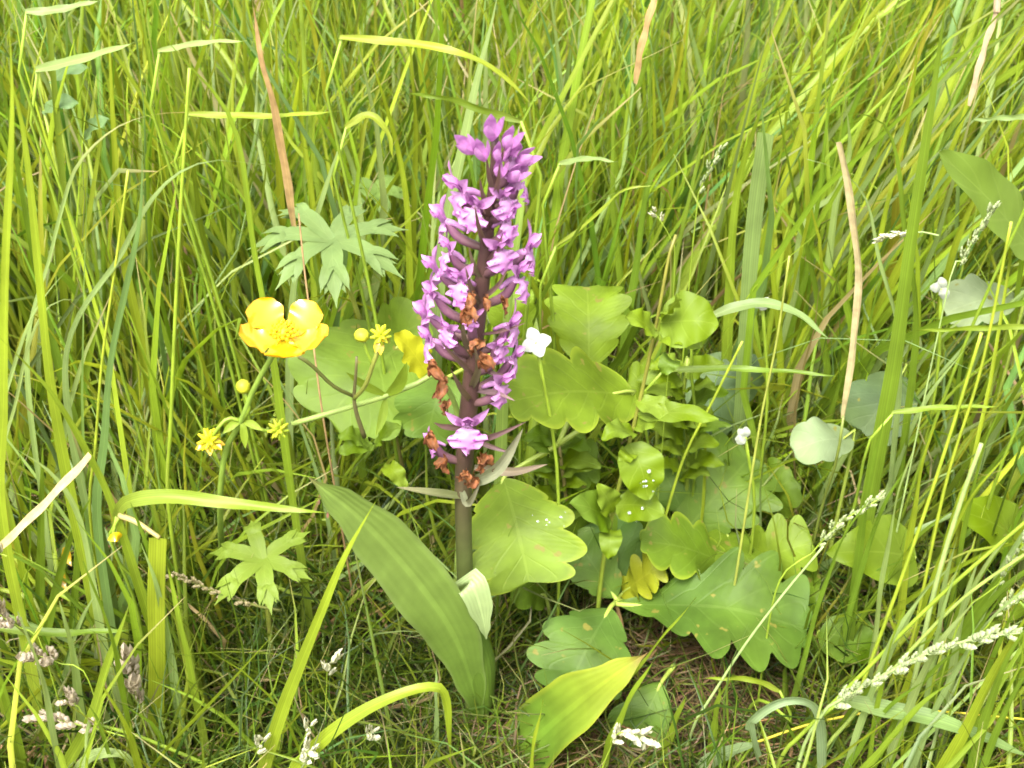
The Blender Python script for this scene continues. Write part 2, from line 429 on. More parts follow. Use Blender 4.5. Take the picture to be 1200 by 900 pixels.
#        lime bright mid dark blue pale straw tan
grass_mass('meadow_grass', 13500, NEAR, (.10, .30), (.0020, .0062),   .15, .52, (30, 34, 16, 3, 8, 9, 1, 0), 1,
           'tall yellow green meadow grass filling the ground behind the orchid', dens=dens_tall, leanx=.21)
grass_mass('narrow_meadow_grass', 9500, NEAR, (.07, .24), (.0010, .0024), .22, .65, (30, 28, 16, 5, 4, 10, 5, 2), 2,
           'narrow green grass leaves growing through the taller meadow grass', dens=dens_tall, leanx=.2)
grass_mass('middle_height_grass', 8500, (-.42, .50, -.13, .60), (.05, .15), (.0013, .0038), .40, .8, (32, 32, 18, 4, 4, 8, 2, 0), 6,
           'middle height green grass between the seedlings and the tall grass', dens=dens_mid, leanx=.35)
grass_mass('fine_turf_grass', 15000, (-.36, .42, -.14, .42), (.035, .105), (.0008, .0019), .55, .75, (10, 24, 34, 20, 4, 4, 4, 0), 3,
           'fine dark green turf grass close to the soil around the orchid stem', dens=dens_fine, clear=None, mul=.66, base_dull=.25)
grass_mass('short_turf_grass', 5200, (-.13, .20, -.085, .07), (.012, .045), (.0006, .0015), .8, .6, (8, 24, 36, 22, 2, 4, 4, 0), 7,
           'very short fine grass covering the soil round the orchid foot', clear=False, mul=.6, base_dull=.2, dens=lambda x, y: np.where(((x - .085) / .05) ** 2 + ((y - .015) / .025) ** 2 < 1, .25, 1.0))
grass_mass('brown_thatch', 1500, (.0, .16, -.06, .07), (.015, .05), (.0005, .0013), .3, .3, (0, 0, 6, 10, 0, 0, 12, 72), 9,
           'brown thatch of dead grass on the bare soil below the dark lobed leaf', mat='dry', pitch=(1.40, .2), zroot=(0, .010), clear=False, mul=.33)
grass_mass('dead_grass_litter', 4500, (-.55, .60, -.18, .9), (.03, .09), (.0008, .0026), .3, .3, (0, 0, 4, 4, 0, 2, 14, 76), 4,
           'brown and straw coloured dead grass lying on the soil', mat='dry', pitch=(1.42, .16), zroot=(0, .02), clear=None, mul=.75)
grass_mass('outer_meadow_grass', 16000, (-2.6, 2.6, -1.6, 3.6), (.14, .36), (.003, .0075), .2, .55, (30, 30, 18, 6, 8, 6, 3, 1), 5,
           'meadow grass spreading away on all sides', K=5,
           dens=lambda x, y: np.where((x > -.55) & (x < .60) & (y > -.2) & (y < .95), 0.0, np.where((np.abs(x) < .5) & (y < -.1) & (y > -1.0), .03, 1.0)))

# ------------------------------------------------------------------ leaf kinds
def oak_hw(wpx, lobes, depth, phase=0.0, tip=.55, k=1.25, taper=False):
    def f(t):
        env = max(0.0, math.sin(math.pi * min(1, t) ** k)) ** tip
        if t > .985: env = max(env, .0)
        if taper: env *= min(1.0, .22 + 1.7 * t)
        lob = abs(math.sin(math.pi * (lobes * t + phase))) ** .7
        return wpx * env * (1 - min(.55, depth * 1.45) * (1 - lob) * min(1, t * 3)) + .0004
    return f
def lobed_leaf(parent, base, tip, hw_px, normal, col, lobes=4, depth=.3, phase=0.0, fold=.12, wave=.0011, bow=.005, mat='leaf', seed=0,
               k=1.25, tipx=.5, edge=None, petiole=None, slant=.35, asym=0.0, taper=False, name='leaf'):
    b, t_ = Vector(base), Vector(tip); n = Vector(normal).normalized()
    mid = b.lerp(t_, .55) + n * bow
    u = mpp(b.lerp(t_, .5)); mb = MB(); L = (t_ - b).length
    h = oak_hw(hw_px * u * 1.26, lobes + .9, depth, phase, tipx, k, taper)
    col = (col[0] * .62, col[1] * .70, col[2] * .60)
    cv = lambda t: mixc(col, C['bright'], .06 + .05 * math.sin(9 * t + seed))
    ribbon(mb, [b, mid, t_], h, cv, normal=n, nt=84, ns=6, fold=fold, wave=wave, wfreq=lobes * .75, slant=slant, seed=seed, asym=asym, edge=edge)
    o = build(name, mb, mat, parent)
    if petiole:
        pm = MB(); tube(pm, list(petiole) + [b, b.lerp(mid, .4) - n * .0008], lambda t: .0011 * (1 - .55 * t), mixc(C['lime'], C['pale'], .3), n=12, sides=6)
        build('petiole', pm, 'stem', o)
    return o
def oval_leaf(parent, base, tip, hw_px, normal, col, fold=.18, bow=.004, wave=.0008, mat='soft', seed=0, sharp=.8, k=.85, petiole=None, name='leaf', edge=None):
    b, t_ = Vector(base), Vector(tip); n = Vector(normal).normalized()
    mid = b.lerp(t_, .5) + n * bow; u = mpp(mid); mb = MB(); col = (col[0] * .62, col[1] * .70, col[2] * .60)
    ribbon(mb, [b, mid, t_], lambda t: hw_px * u * max(0, math.sin(math.pi * t ** k)) ** sharp + .0003, lambda t: mixc(col, C['pale'], .08 * math.sin(6 * t + seed)),
           normal=n, nt=26, ns=4, fold=fold, wave=wave, seed=seed, edge=edge)
    o = build(name, mb, mat, parent)
    if petiole:
        pm = MB(); tube(pm, list(petiole) + [b], .0007, mixc(C['lime'], C['pale'], .3), n=8, sides=5); build('petiole', pm, 'stem', o)
    return o
def palmate_leaf(parent, centre, R, normal, forward, col, nl=5, spread=2.3, width=.30, teeth=1, seed=0, droop=.12, name='leaf', mat='soft', petiole=None):
    """deeply cut leaf: lobes fan out from the petiole, each lobe again cut into toothed segments"""
    n = Vector(normal).normalized(); f = (Vector(forward) - n * Vector(forward).dot(n)).normalized(); r_ = f.cross(n)
    c = Vector(centre); col = tuple(x * .82 for x in col); mb = MB(); rr = random.Random(seed)
    def seg(start, ang, L, hw, lift):
        d = f * math.cos(ang) + r_ * math.sin(ang)
        e = start + d * L - n * (droop * L); m = start + d * L * .5 + n * (.03 * L + lift)
        ribbon(mb, [start, m, e], lambda t: hw * (lerp_tab([(0, .6), (.35, 1), (.65, .8), (1, .03)], t)) , lambda t: jit(col, .03, rr), normal=n, nt=12, ns=2, fold=.16, seed=ang)
    for i in range(nl):
        a = -spread + 2 * spread * i / (nl - 1) + rr.uniform(-.08, .08)
        L = R * (1.0 - .18 * abs(a) / spread) * rr.uniform(.92, 1.08)
        seg(c - (f * math.cos(a) + r_ * math.sin(a)) * .02 * R, a, L, L * width * .62, .0004 * i)
        d = f * math.cos(a) + r_ * math.sin(a)
        for s in (-1, 1):
            seg(c + d * L * .38 + n * .0002 * i, a + s * .36, L * .46, L * width * .34, .0003 * i + .0002)
            if teeth: seg(c + d * L * .58 - n * droop * L * .3, a + s * .48, L * .26, L * width * .2, .0002)
    o = build(name, mb, mat, parent)
    if petiole:
        pm = MB(); tube(pm, list(petiole) + [c], .0009, mixc(C['bright'], C['tan'], .3), n=12, sides=6); build('petiole', pm, 'stem', o)
    return o

# ------------------------------------------------------------------ the orchid
OB = Vector((P(560, 930, 0).x, 0, -.003))
orchid = thing('orchid', OB, 'purple spotted orchid in flower standing in the middle of the meadow grass', 'orchid')
SP = [(558, 900), (553, 800), (546, 700), (543, 600), (544, 545), (550, 470), (557, 400), (565, 330), (573, 260), (579, 200), (580, 160)]
STEM = [OB] + [P(x, y, 0) for x, y in SP]
def stem_r(t): return lerp_tab([(0, .0030), (.25, .0029), (.5, .0027), (.62, .0029), (.8, .0024), (1, .0011)], t)
def stem_c(t): return mixc(mixc((.080, .122, .018), (.055, .066, .018), min(1, t * 2.0)), (.060, .030, .025), min(1, max(0, (t - .46) * 6)))
mb = MB(); tube(mb, STEM, stem_r, stem_c, n=70, sides=12); build('stem', mb, 'stem', orchid)
def stem_at(py):
    for i in range(len(SP) - 1):
        (x0, y0), (x1, y1) = SP[i], SP[i + 1]
        if y1 <= py <= y0: return P(x0 + (x1 - x0) * (y0 - py) / (y0 - y1), py, 0)
    return P(*SP[-1], 0)

# long leaves
u0 = mpp(P(500, 700, 0))
mb = MB()
ribbon(mb, [P(563, 850, -.002), P(553, 800, -.005), P(528, 737, -.010), P(478, 668, -.016), P(420, 606, -.024), P(361, 559, -.030)],
       lambda t: u0 * lerp_tab([(0, 2), (.08, 9), (.2, 20), (.38, 32), (.55, 36), (.75, 32), (.9, 18), (1, .8)], t),
       lambda t: mixc(mixc((.10, .175, .020), (.150, .220, .045), min(1, t * 1.6)), (.30, .22, .12), max(0, (t - .955) * 14)),
       normal=lambda t: Vector((-.10 + .1 * t, -.72, .70)), nt=48, ns=6, fold=.36, wave=.0012, wfreq=2.2, edge=(.15, .20, .06))
lf = build('leaf', mb, 'long', orchid)
# the dead notches along its margin and the bite
for (px, py, Y, r_) in ((384, 604, -.027, 2.5), (374, 588, -.0285, 2)):
    m2 = MB(); c_ = P(px, py, Y - .0045); uu = mpp(c_)
    vs = [c_] + [c_ + (RIGHT * math.cos(a) * .6 + UPV * math.sin(a) * 1.5) * r_ * uu * rnd.uniform(.7, 1.2) for a in np.linspace(0, 6.283, 9)[:-1]]
    m2.add(vs, [(0, i + 1, (i + 1) % 8 + 1) for i in range(8)], [(.5, .5)] * 9, [jit((.10, .045, .03), .2)] * 9); build('dead_spot', m2, 'wither', lf)
# sheath of that leaf round the stem
mb = MB()
ribbon(mb, [P(568, 850, -.002), P(570, 820, -.0050), P(566, 780, -.0062), P(554, 735, -.0052), P(546, 698, -.0036)],
       lambda t: u0 * lerp_tab([(0, 2), (.2, 13), (.5, 19), (.8, 15), (1, 10)], t), lambda t: mixc((.10, .17, .018), (.075, .125, .02), t),
       normal=(0.25, -.8, .55), nt=26, ns=5, fold=.05, cup=.75)
build('leaf_sheath', mb, 'long', orchid)
# small upper stem leaf, bent over so that its pale underside shows
mb = MB()
ribbon(mb, [P(543, 712, -.003), P(545, 694, -.006), P(550, 683, -.0105), P(559, 700, -.013), P(567, 730, -.014), P(570, 749, -.0135)],
       lambda t: u0 * lerp_tab([(0, 7), (.25, 13), (.45, 18), (.65, 15), (.85, 7), (1, .7)], t), lambda t: mixc((.15, .22, .05), (.21, .27, .11), min(1, t * 2)),
       normal=lambda t: Vector((.2, -.8, .6)), nt=30, ns=4, fold=.25)
build('leaf', mb, 'long', orchid)
# second long leaf, lying out to the right, yellowing towards its tip
mb = MB()
ribbon(mb, [P(563, 935, -.002), P(600, 893, -.012), P(660, 838, -.022), P(715, 795, -.026), P(758, 765, -.026)],
       lambda t: u0 * lerp_tab([(0, 14), (.2, 36), (.45, 46), (.7, 36), (.88, 18), (1, 1)], t),
       lambda t: mixc(mixc((.105, .185, .018), (.21, .225, .016), max(0, min(1, (t - .55) * 2.0))), (.16, .07, .04), max(0, min(1, (t - .93) * 12))),
       normal=(-.25, -.50, .85), nt=44, ns=6, fold=.16, wave=.0018, wfreq=1.8, edge=(.24, .26, .02))
lf2 = build('leaf', mb, 'long', orchid)
# third leaf: small, upright behind the stem base
mb = MB()
ribbon(mb, [P(556, 935, .004), P(545, 885, .008), P(520, 842, .014)], lambda t: u0 * 12 * blade_w(t), C['bright'], normal=(-.2, -.8, .5), nt=18, ns=3, fold=.35)
build('leaf', mb, 'long', orchid)

# floral bracts
BR = [((556, 548), (600, 553), (642, 544), 9, (.20, .17, .105)), ((548, 566), (582, 548), (613, 502), 14, (.28, .31, .19)),
      ((556, 518), (585, 508), (617, 494), 6, (.16, .10, .10)), ((556, 516), (578, 524), (600, 531), 5, (.15, .095, .09)),
      ((540, 582), (508, 578), (464, 571), 9, (.18, .21, .085)), ((541, 575), (549, 590), (563, 566), 7, (.20, .22, .13)),
      ((540, 502), (520, 500), (508, 495), 6, (.13, .08, .07)), ((560, 458), (584, 462), (604, 470), 6, (.17, .11, .12)),
      ((552, 470), (540, 455), (528, 432), 6, (.12, .09, .055)), ((562, 425), (578, 438), (596, 440), 5, (.13, .08, .08)),
      ((556, 420), (545, 400), (541, 372), 6, (.11, .10, .05)), ((556, 440), (535, 420), (516, 400), 5, (.13, .09, .07)),
      ((562, 392), (588, 388), (617, 378), 3, (.13, .07, .07)), ((564, 360), (552, 338), (545, 312), 5, (.11, .085, .05)),
      ((566, 350), (583, 336), (596, 314), 5, (.13, .08, .07)), ((566, 330), (556, 310), (549, 288), 5, (.11, .10, .05)),
      ((570, 310), (583, 292), (590, 272), 5, (.12, .07, .06)), ((570, 290), (562, 268), (556, 240), 5, (.11, .08, .05)),
      ((574, 270), (586, 250), (594, 226), 5, (.12, .07, .06)), ((574, 255), (566, 232), (562, 208), 5, (.13, .08, .07)),
      ((577, 240), (583, 215), (586, 190), 5, (.13, .08, .07)), ((577, 225), (572, 205), (570, 184), 5, (.13, .09, .07)),
      ((578, 205), (587, 188), (592, 170), 4, (.14, .09, .08)), ((552, 455), (560, 432), (556, 405), 7, (.12, .11, .06))]
for i, (a, b, c_, wd, cl) in enumerate(BR):
    dy = -.004 - .006 * (i % 3) * (.6 if i > 5 else 1)
    mb = MB()
    ribbon(mb, [P(*a, -.001), P(*b, dy), P(*c_, dy * 1.5)], lambda t: wd * u0 * .5 * 2 * max(0, math.sin(math.pi * (.12 + .88 * t) ** .8)) ** .8 * .62, lambda t: mixc(cl, (.18, .09, .09), t * .35),
           nt=14, ns=2, fold=.55, roll=rnd.uniform(-.5, .5))
    build('bract', mb, 'long', orchid)

# shared flower pieces, in a frame with +Y out of the flower and +Z up (metres)
LIL, LIL2, PALE = (.47, .200, .45), (.37, .125, .36), (.49, .265, .47)
mmv = lambda *a: Vector(a) * .001
def lip_mesh(seed, wid=1.0):
    mb = MB(); rr = random.Random(seed)
    def hw(t): return .001 * wid * lerp_tab([(0, 1.3), (.18, 3.2), (.40, 5.3), (.56, 5.6), (.68, 4.5), (.76, 3.0), (.86, 2.2), (1, .3)], t)
    ribbon(mb, [mmv(0, 0, 0), mmv(0, 2.6, -1.8), mmv(0, 3.6, -5.2), mmv(0, 3.2, -8.8)], hw, lambda t: mixc(PALE, LIL, min(1, t * 1.5)),
           normal=(0, 1, .35), nt=22, ns=5, fold=-.28, wave=.0011, wfreq=3.4, seed=seed)
    return mb.data('lip', M['lip'])
def sepal_mesh(seed, sx):
    mb = MB(); rr = random.Random(seed)
    ribbon(mb, [mmv(sx * .8, 0, .6), mmv(sx * 3.4, .4, 3.2 + rr.uniform(-.5, .8)), mmv(sx * 6.6, -.6, 5.6 + rr.uniform(-1.5, 1.5))],
           lambda t: .0017 * max(.02, math.sin(math.pi * (.1 + .9 * t))) ** .8, lambda t: mixc(LIL, PALE, .5 - .4 * t), normal=(0, 1, .2), nt=12, ns=3, fold=.3, twist=sx * .5)
    return mb.data('sepal', M['petal'])
def hood_mesh(seed):
    mb = MB(); rr = random.Random(seed)
    ribbon(mb, [mmv(0, -.4, .6), mmv(0, .6, 4.2), mmv(0, 3.6, 6.4)], lambda t: .0026 * max(.02, math.sin(math.pi * (.12 + .88 * t))) ** .7, lambda t: mixc(LIL2, LIL, t),
           normal=(0, 1, -.1), nt=12, ns=4, cup=-.55, fold=.1)
    for sx in (-1, 1):
        ribbon(mb, [mmv(sx * .8, .2, .4), mmv(sx * 2.2, 1.4, 2.8), mmv(sx * .9, 3.9, 4.9)], lambda t: .0015 * max(.02, math.sin(math.pi * (.1 + .9 * t))) ** .8, lambda t: mixc(LIL2, LIL, t),
               normal=(sx * .4, 1, .3), nt=10, ns=2, fold=.3)
    return mb.data('hood', M['petal'])
def spur_mesh():
    mb = MB(); tube(mb, [mmv(0, .6, -.4), mmv(0, -2.2, -1.6), mmv(0, -5.0, -4.6)], lambda t: .0012 * (1 - .45 * t), mixc(PALE, LIL, .4), n=8, sides=7)
    return mb.data('spur', M['petal'])
LIPS = [lip_mesh(i, .85 + .08 * i) for i in range(5)]; SEPL = [sepal_mesh(i, -1) for i in range(4)]; SEPR = [sepal_mesh(i + 9, 1) for i in range(4)]
HOODS = [hood_mesh(i) for i in range(3)]; SPUR = spur_mesh()
def flower(px, py, front=.7, s=1.0, az=None, tilt=0.0, roll=0.0):
    """an open flower whose head stands at that pixel; its ovary runs down to the stem"""
    ax = stem_at(py + 16); dx = (px - 600) / FPX * .45 + CAM.x - ax.x
    Y = -front * .011
    px = 560 + (px - 560) * (.84 if py > 290 else .78) + (290 - py) * .06 * (py < 290) if py > 215 else 580 + (px - 580) * .62; head = P(px, py - 4, Y)
    o_dir = Vector((head.x - ax.x, Y, 0)); o_dir = o_dir.normalized() if o_dir.length > 1e-5 else Vector((0, -1, 0))
    att = stem_at(min(890, py + 26 + rnd.uniform(-6, 10)))
    mb = MB()
    tube(mb, [att, att.lerp(head, .5) + o_dir * .002 + Vector((0, 0, -.001)), head], lambda t: .0009 + .0006 * math.sin(math.pi * t), lambda t: mixc((.10, .06, .04), (.16, .06, .12), t), n=9, sides=7)
    fl = build('flower', mb, 'stem', orchid)
    a = math.atan2(o_dir.x, o_dir.y) if az is None else az       # heading of +Y
    q = (Matrix.Rotation(-a, 4, 'Z') @ Matrix.Rotation(-.12 + tilt + rnd.uniform(-.15, .15), 4, 'X') @ Matrix.Rotation(roll + rnd.uniform(-.22, .22), 4, 'Y')).to_quaternion()
    s *= rnd.uniform(.80, .96)
    put('lip', rnd.choice(LIPS), fl, head, q, s); put('sepal', rnd.choice(SEPL), fl, head, q, s); put('sepal', rnd.choice(SEPR), fl, head, q, s)
    put('hood', rnd.choice(HOODS), fl, head, q, s); put('spur', SPUR, fl, head, q, s)
    return fl
FL = [(606, 188, .2, 1.0), (613, 216, 0, 1.05), (531, 226, .3, 1.15), (553, 246, .6, .95), (510, 262, -.1, 1.12),
      (522, 298, .2, .95), (598, 262, .4, 1.0), (591, 294, .6, 1.05), (627, 297, 0, 1.15), (614, 328, .2, 1.0),
      (505, 322, 0, 1.15), (536, 332, .6, 1.0), (500, 350, .1, 1.05), (490, 373, -.2, 1.05), (496, 402, .1, 1.0), (521, 390, .5, .85),
      (604, 384, .2, 1.05), (587, 408, .5, .85), (607, 423, .1, 1.0), (590, 453, .5, 1.1), (545, 503, 1, 1.12), (498, 521, .2, .75),
      (596, 234, .5, .95), (551, 374, .9, .6)]
for f in FL: flower(*f)
# closed buds and half open flowers at the tip
def bud_mesh(seed):
    mb = MB(); rr = random.Random(seed)
    for k in range(3):
        a = k * 2.094 + rr.uniform(-.2, .2); d = Vector((math.cos(a), math.sin(a), 0))
        ribbon(mb, [d * .0006, d * .0026 + mmv(0, 0, 4), d * (.0014 + rr.uniform(0, .0018)) + mmv(0, 0, 8.4)], lambda t: .0018 * max(.03, math.sin(math.pi * (.08 + .92 * t))) ** .7,
               lambda t: mixc(LIL2, PALE, .15 + .5 * t), normal=d, nt=12, ns=3, fold=-.25, cup=.3)
    return mb.data('bud', M['petal'])
BUDS = [bud_mesh(i) for i in range(3)]
for (px, py, Y, sx, sz, s) in ((576, 152, -.003, .05, 1, 1.05), (558, 167, -.005, -.6, .8, 1.0), (592, 163, -.004, .35, .9, 1.0), (604, 180, -.001, .8, .7, .95), (568, 176, -.008, -.2, 1, .9),
                               (583, 178, -.007, .2, 1, .85), (596, 200, -.006, .6, .8, .9), (585, 196, -.009, .1, .9, .8)):
    d = Vector((sx, -.45, sz)).normalized(); b0 = P(px, py + 12, Y)
    put('bud', rnd.choice(BUDS), orchid, b0, Vector((0, 0, 1)).rotation_difference(d), s)
# withered flowers, shrivelled and orange brown
def wither_mesh(seed):
    mb = MB(); rr = random.Random(seed)
    for k in range(4):
        a = rr.uniform(-.9, .9) + math.pi; e = Vector((math.sin(a) * .0035 * rr.uniform(.5, 1.3), -.0015 + rr.uniform(-.002, .002), math.cos(a) * .007 * rr.uniform(.5, 1.1) + (.006 if k == 3 else 0)))
        ribbon(mb, [Vector((0, 0, 0)), e * .5 + Vector((rr.uniform(-1, 1), -1, rr.uniform(-1, 1))) * .001, e], lambda t: .0017 * max(.05, math.sin(math.pi * (.15 + .85 * t))),
               lambda t: jit(mixc((.24, .095, .035), (.12, .045, .02), t), .25, rr), nt=9, ns=2, fold=.7, twist=rr.uniform(-2, 2), wave=.0006, normal=(0, -1, .2))
    return mb.data('withered_flower', M['wither'])
WITH = [wither_mesh(i) for i in range(4)]
for (px, py, Y, s) in ((511, 424, -.009, 1.1), (514, 446, -.009, 1.1), (522, 470, -.009, .8), (561, 398, -.012, .9), (567, 415, -.012, 1.0), (508, 508, -.008, 1.0), (525, 540, -.006, .9),
                       (563, 534, -.007, 1.1), (561, 560, -.006, 1.0), (548, 346, -.012, .8), (549, 362, -.013, 1.0), (586, 350, -.008, .7), (546, 552, -.007, .8), (566, 350, -.010, .7)):
    put('withered_flower', rnd.choice(WITH), orchid, P(px, py, Y), Euler((rnd.uniform(-.4, .4), rnd.uniform(-.7, .7), rnd.uniform(-1.2, 1.2))).to_quaternion(), s * 1.05)

# ------------------------------------------------------------------ buttercups
def petal5(parent, head, s, q, seed=0):
    mb = MB()
    R = .0130 * s
    ribbon(mb, [Vector((0, 0, 0)), Vector((0, R * .55, -.0004)), Vector((0, R * .98, R * .30))],
           lambda t: R * .43 * lerp_tab([(0, .16), (.3, .60), (.65, 1.0), (.86, .86), (.96, .55), (1, .18)], t), lambda t: mixc((.56, .34, .002), (.50, .27, .002), t),
           normal=(0, 0, 1), nt=18, ns=5, fold=.0, cup=-.22, wave=.0005)
    me = mb.data('petal', M['butter'])
    for k in range(5):
        qq = q @ Euler((rnd.uniform(-.06, .06), 0, k * 1.2566 + rnd.uniform(-.08, .08))).to_quaternion()
        put('petal', me, parent, head, qq, rnd.uniform(.95, 1.06))
def stamens(parent, head, s, q, n=34, rad=.0042, name='stamens'):
    mb = MB(); up = q @ Vector((0, 0, 1))
    for k in range(n):
        a = k * 2.4; r_ = rad * math.sqrt((k + .5) / n)
        d = (q @ Vector((math.cos(a) * r_, math.sin(a) * r_, .0028 * s - r_ * .25)))
        tube(mb, [head + d * .2, head + d], .00018, (.62, .46, .01), n=3, sides=4)
        tube(mb, [head + d, head + d + up * .0010], .00042, (.75, .50, .01), n=3, sides=5)
    o = build(name, mb, 'seed', parent); o['kind'] = 'stuff'
def ball(mb, c, r, col, n=8, squash=1.0, up=Vector((0, 0, 1)), spiky=0.0):
    vs, fs, uv, cs = [], [], [], []; rows = 7
    q = Vector((0, 0, 1)).rotation_difference(up)
    for i in range(rows + 1):
        th = math.pi * i / rows
        for k in range(n):
            ph = 2 * math.pi * k / n + i * .3; rr = r * (1 + spiky * ((i + k) % 2))
            vs.append(Vector(c) + q @ Vector((math.sin(th) * math.cos(ph) * rr, math.sin(th) * math.sin(ph) * rr, math.cos(th) * rr * squash))); uv.append((k / n, i / rows)); cs.append(jit(col, .08))
    for i in range(rows):
        for k in range(n): fs.append((i * n + k, (i + 1) * n + k, (i + 1) * n + (k + 1) % n, i * n + (k + 1) % n))
    return mb.add(vs, fs, uv, cs)
GS = mixc(C['bright'], C['mid'], .4)
b0 = PZ(262, 690, 0); b0.z = -.003
bc = thing('buttercup', b0, 'buttercup plant with one open glossy yellow flower beside the orchid', 'wildflower')
J1 = P(283, 494, -.016)
mb = MB(); tube(mb, [b0, P(258, 600, -.004), P(264, 530, -.012), J1, P(298, 455, -.020), P(331, 397, -.026)], lambda t: .0013 * (1 - .4 * t), lambda t: mixc(GS, C['blue'], .3), n=26); build('stem', mb, 'stem', bc)
hd = P(333, 394, -.026)
fm = MB(); ball(fm, hd + Vector((0, 0, .0008)), .0022, (.42, .42, .02), spiky=.2); fl = build('flower', fm, 'seed', bc)
q = Euler((math.radians(12), math.radians(-3), math.radians(38))).to_quaternion()
petal5(fl, hd, 1.0, q); stamens(fl, hd, 1.0, q)
# bud, spent heads
mb = MB(); tube(mb, [J1, P(292, 478, -.018), P(286, 458, -.018)], .0006, GS, n=8); build('stalk', mb, 'stem', bc)
mb = MB(); ball(mb, P(285, 453, -.018), .0022, (.40, .42, .025), up=Vector((-.1, 0, 1))); build('bud', mb, 'seed', bc)
mb = MB(); tube(mb, [J1, P(268, 490, -.017), P(257, 500, -.018), P(249, 511, -.018)], .0006, GS, n=8); build('stalk', mb, 'stem', bc)
def spent_head(parent, c, r, col, petal=True, n=26):
    mb = MB()
    for k in range(n):
        z = 1 - 2 * (k + .5) / n; a = k * 2.4; d = Vector((math.sqrt(1 - z * z) * math.cos(a), math.sqrt(1 - z * z) * math.sin(a), z))
        tube(mb, [c, c + d * r * .8, c + d * r * 1.05 + Vector((0, 0, .0002))], lambda t: r * .34 * (1.15 - .9 * t), jit(col, .2), n=4, sides=5)
    o = build('seed_head', mb, 'seed', parent)
    if petal:
        for k in range(7):
            m2 = MB(); a = k * .9 + .3; d = Vector((math.cos(a), math.sin(a) * .6, -.5 - .3 * (k % 2)))
            ribbon(m2, [c, c + d * r * .7, c + d * r * 1.3], lambda t: r * .34 * math.sin(math.pi * (.1 + .9 * t)), (.55, .32, .004), nt=8, ns=2, normal=(0, -.5, 1)); build('petal', m2, 'butter', o)
spent_head(bc, P(245, 516, -.018), .0036, (.50, .47, .012))
mb = MB(); tube(mb, [J1, P(296, 500, -.015), P(312, 505, -.013), P(324, 504, -.012)], .0006, GS, n=8); build('stalk', mb, 'stem', bc)
spent_head(bc, P(326, 503, -.012), .0033, (.30, .36, .02), petal=False)
for (dx, dy) in ((-14, 8), (16, 6), (3, 18)):
    mb = MB(); ribbon(mb, [J1, P(283 + dx * .6, 494 + dy * .3, -.017), P(283 + dx * 1.6, 494 + dy * 1.8, -.019)], lambda t: .0012 * math.sin(math.pi * (.1 + .9 * t)), C['bright'], nt=8); build('leaf', mb, 'soft', bc)

# a second buttercup: young fruit heads, narrow cut leaves, long pale stem
b1 = Vector((P(520, 470, .03).x, .045, -.003))
bs = thing('buttercup', b1, 'buttercup with small yellow seed heads leaning in front of round lobed leaf', 'wildflower')
J2 = P(452, 464, .012)
mb = MB(); tube(mb, [b1, P(540, 520, .03), P(515, 442, .018), P(500, 445, .015), J2, P(400, 480, .004), P(342, 497, 0)], lambda t: .0012 * (1 - .3 * t), mixc(C['bright'], C['pale'], .5), n=34); build('stem', mb, 'stem', bs)
for (a, m_, e, wd) in (((452, 463), (428, 452), (405, 436), 5), ((453, 463), (468, 450), (477, 424), 7), ((452, 465), (448, 490), (440, 512), 5)):
    mb = MB(); ribbon(mb, [P(*a, .012), P(*m_, .009), P(*e, .006)], lambda t: wd * u0 * math.sin(math.pi * (.1 + .9 * t)), GS, nt=12, fold=.3); build('leaf', mb, 'soft', bs)
J3 = P(415, 467, .004)
mb = MB(); tube(mb, [J3, P(428, 452, 0), P(436, 430, -.002), P(444, 408, -.003)], .0007, mixc(GS, C['tan'], .3), n=10); build('stalk', mb, 'stem', bs)
spent_head(bs, P(446, 393, -.003), .0032, (.40, .44, .02), petal=False)
for (px, py) in ((440, 408), (446, 411), (452, 396)):
    m2 = MB(); c_ = P(px, py, -.004); ribbon(m2, [P(446, 398, -.003), c_.lerp(P(446, 398, -.004), .4), c_ + Vector((0, -.001, -.001))], lambda t: .0011 * math.sin(math.pi * (.1 + .9 * t)), (.68, .42, .006), nt=6); build('petal', m2, 'butter', bs)
mb = MB(); tube(mb, [P(437, 428, -.002), P(430, 412, -.002), P(426, 398, -.002)], .0005, GS, n=6); build('stalk', mb, 'stem', bs)
mb = MB(); ball(mb, P(424, 393, -.002), .0024, (.42, .45, .03), squash=.85); build('bud', mb, 'seed', bs)
mb = MB(); tube(mb, [P(427, 512, .006), P(418, 485, .004), J3, P(417, 440, .003), P(418, 418, .003)], lambda t: .0008 * (1 - .5 * t), mixc(C['olive'], C['purple'], .35), n=12); build('stalk', mb, 'stem', bs)
mb = MB(); tube(mb, [J3 + Vector((0, .001, 0)), P(390, 452, 0), P(365, 428, -.002), P(350, 418, -.004)], .0006, C['olive'], n=9); build('stalk', mb, 'stem', bs)
# leaves at its foot
for k, (a, e, wd, cl) in enumerate((((430, 520), (396, 512), 12, 'bright'), ((436, 522), (398, 532), 13, 'bright'), ((440, 520), (470, 500), 12, 'bright'), ((450, 545), (476, 572), 10, 'lime'))):
    oval_leaf(bs, P(*a, .02), P(*e, .014), wd, (0, -.45, .85), C[cl], seed=k)
mb = MB(); ribbon(mb, [P(500, 437, .03), P(480, 408, .026), P(462, 391, .022)], lambda t: 17 * u0 * max(.03, math.sin(math.pi * (.1 + .9 * t))) ** .6 * (1 + .16 * math.sin(25 * t)), (.42, .42, .02), nt=18, ns=4, normal=(0, -.6, .8), wave=.0008)
o_ = build('leaf', mb, 'soft', bs); o_['label'] = 'small bright yellow leaf'

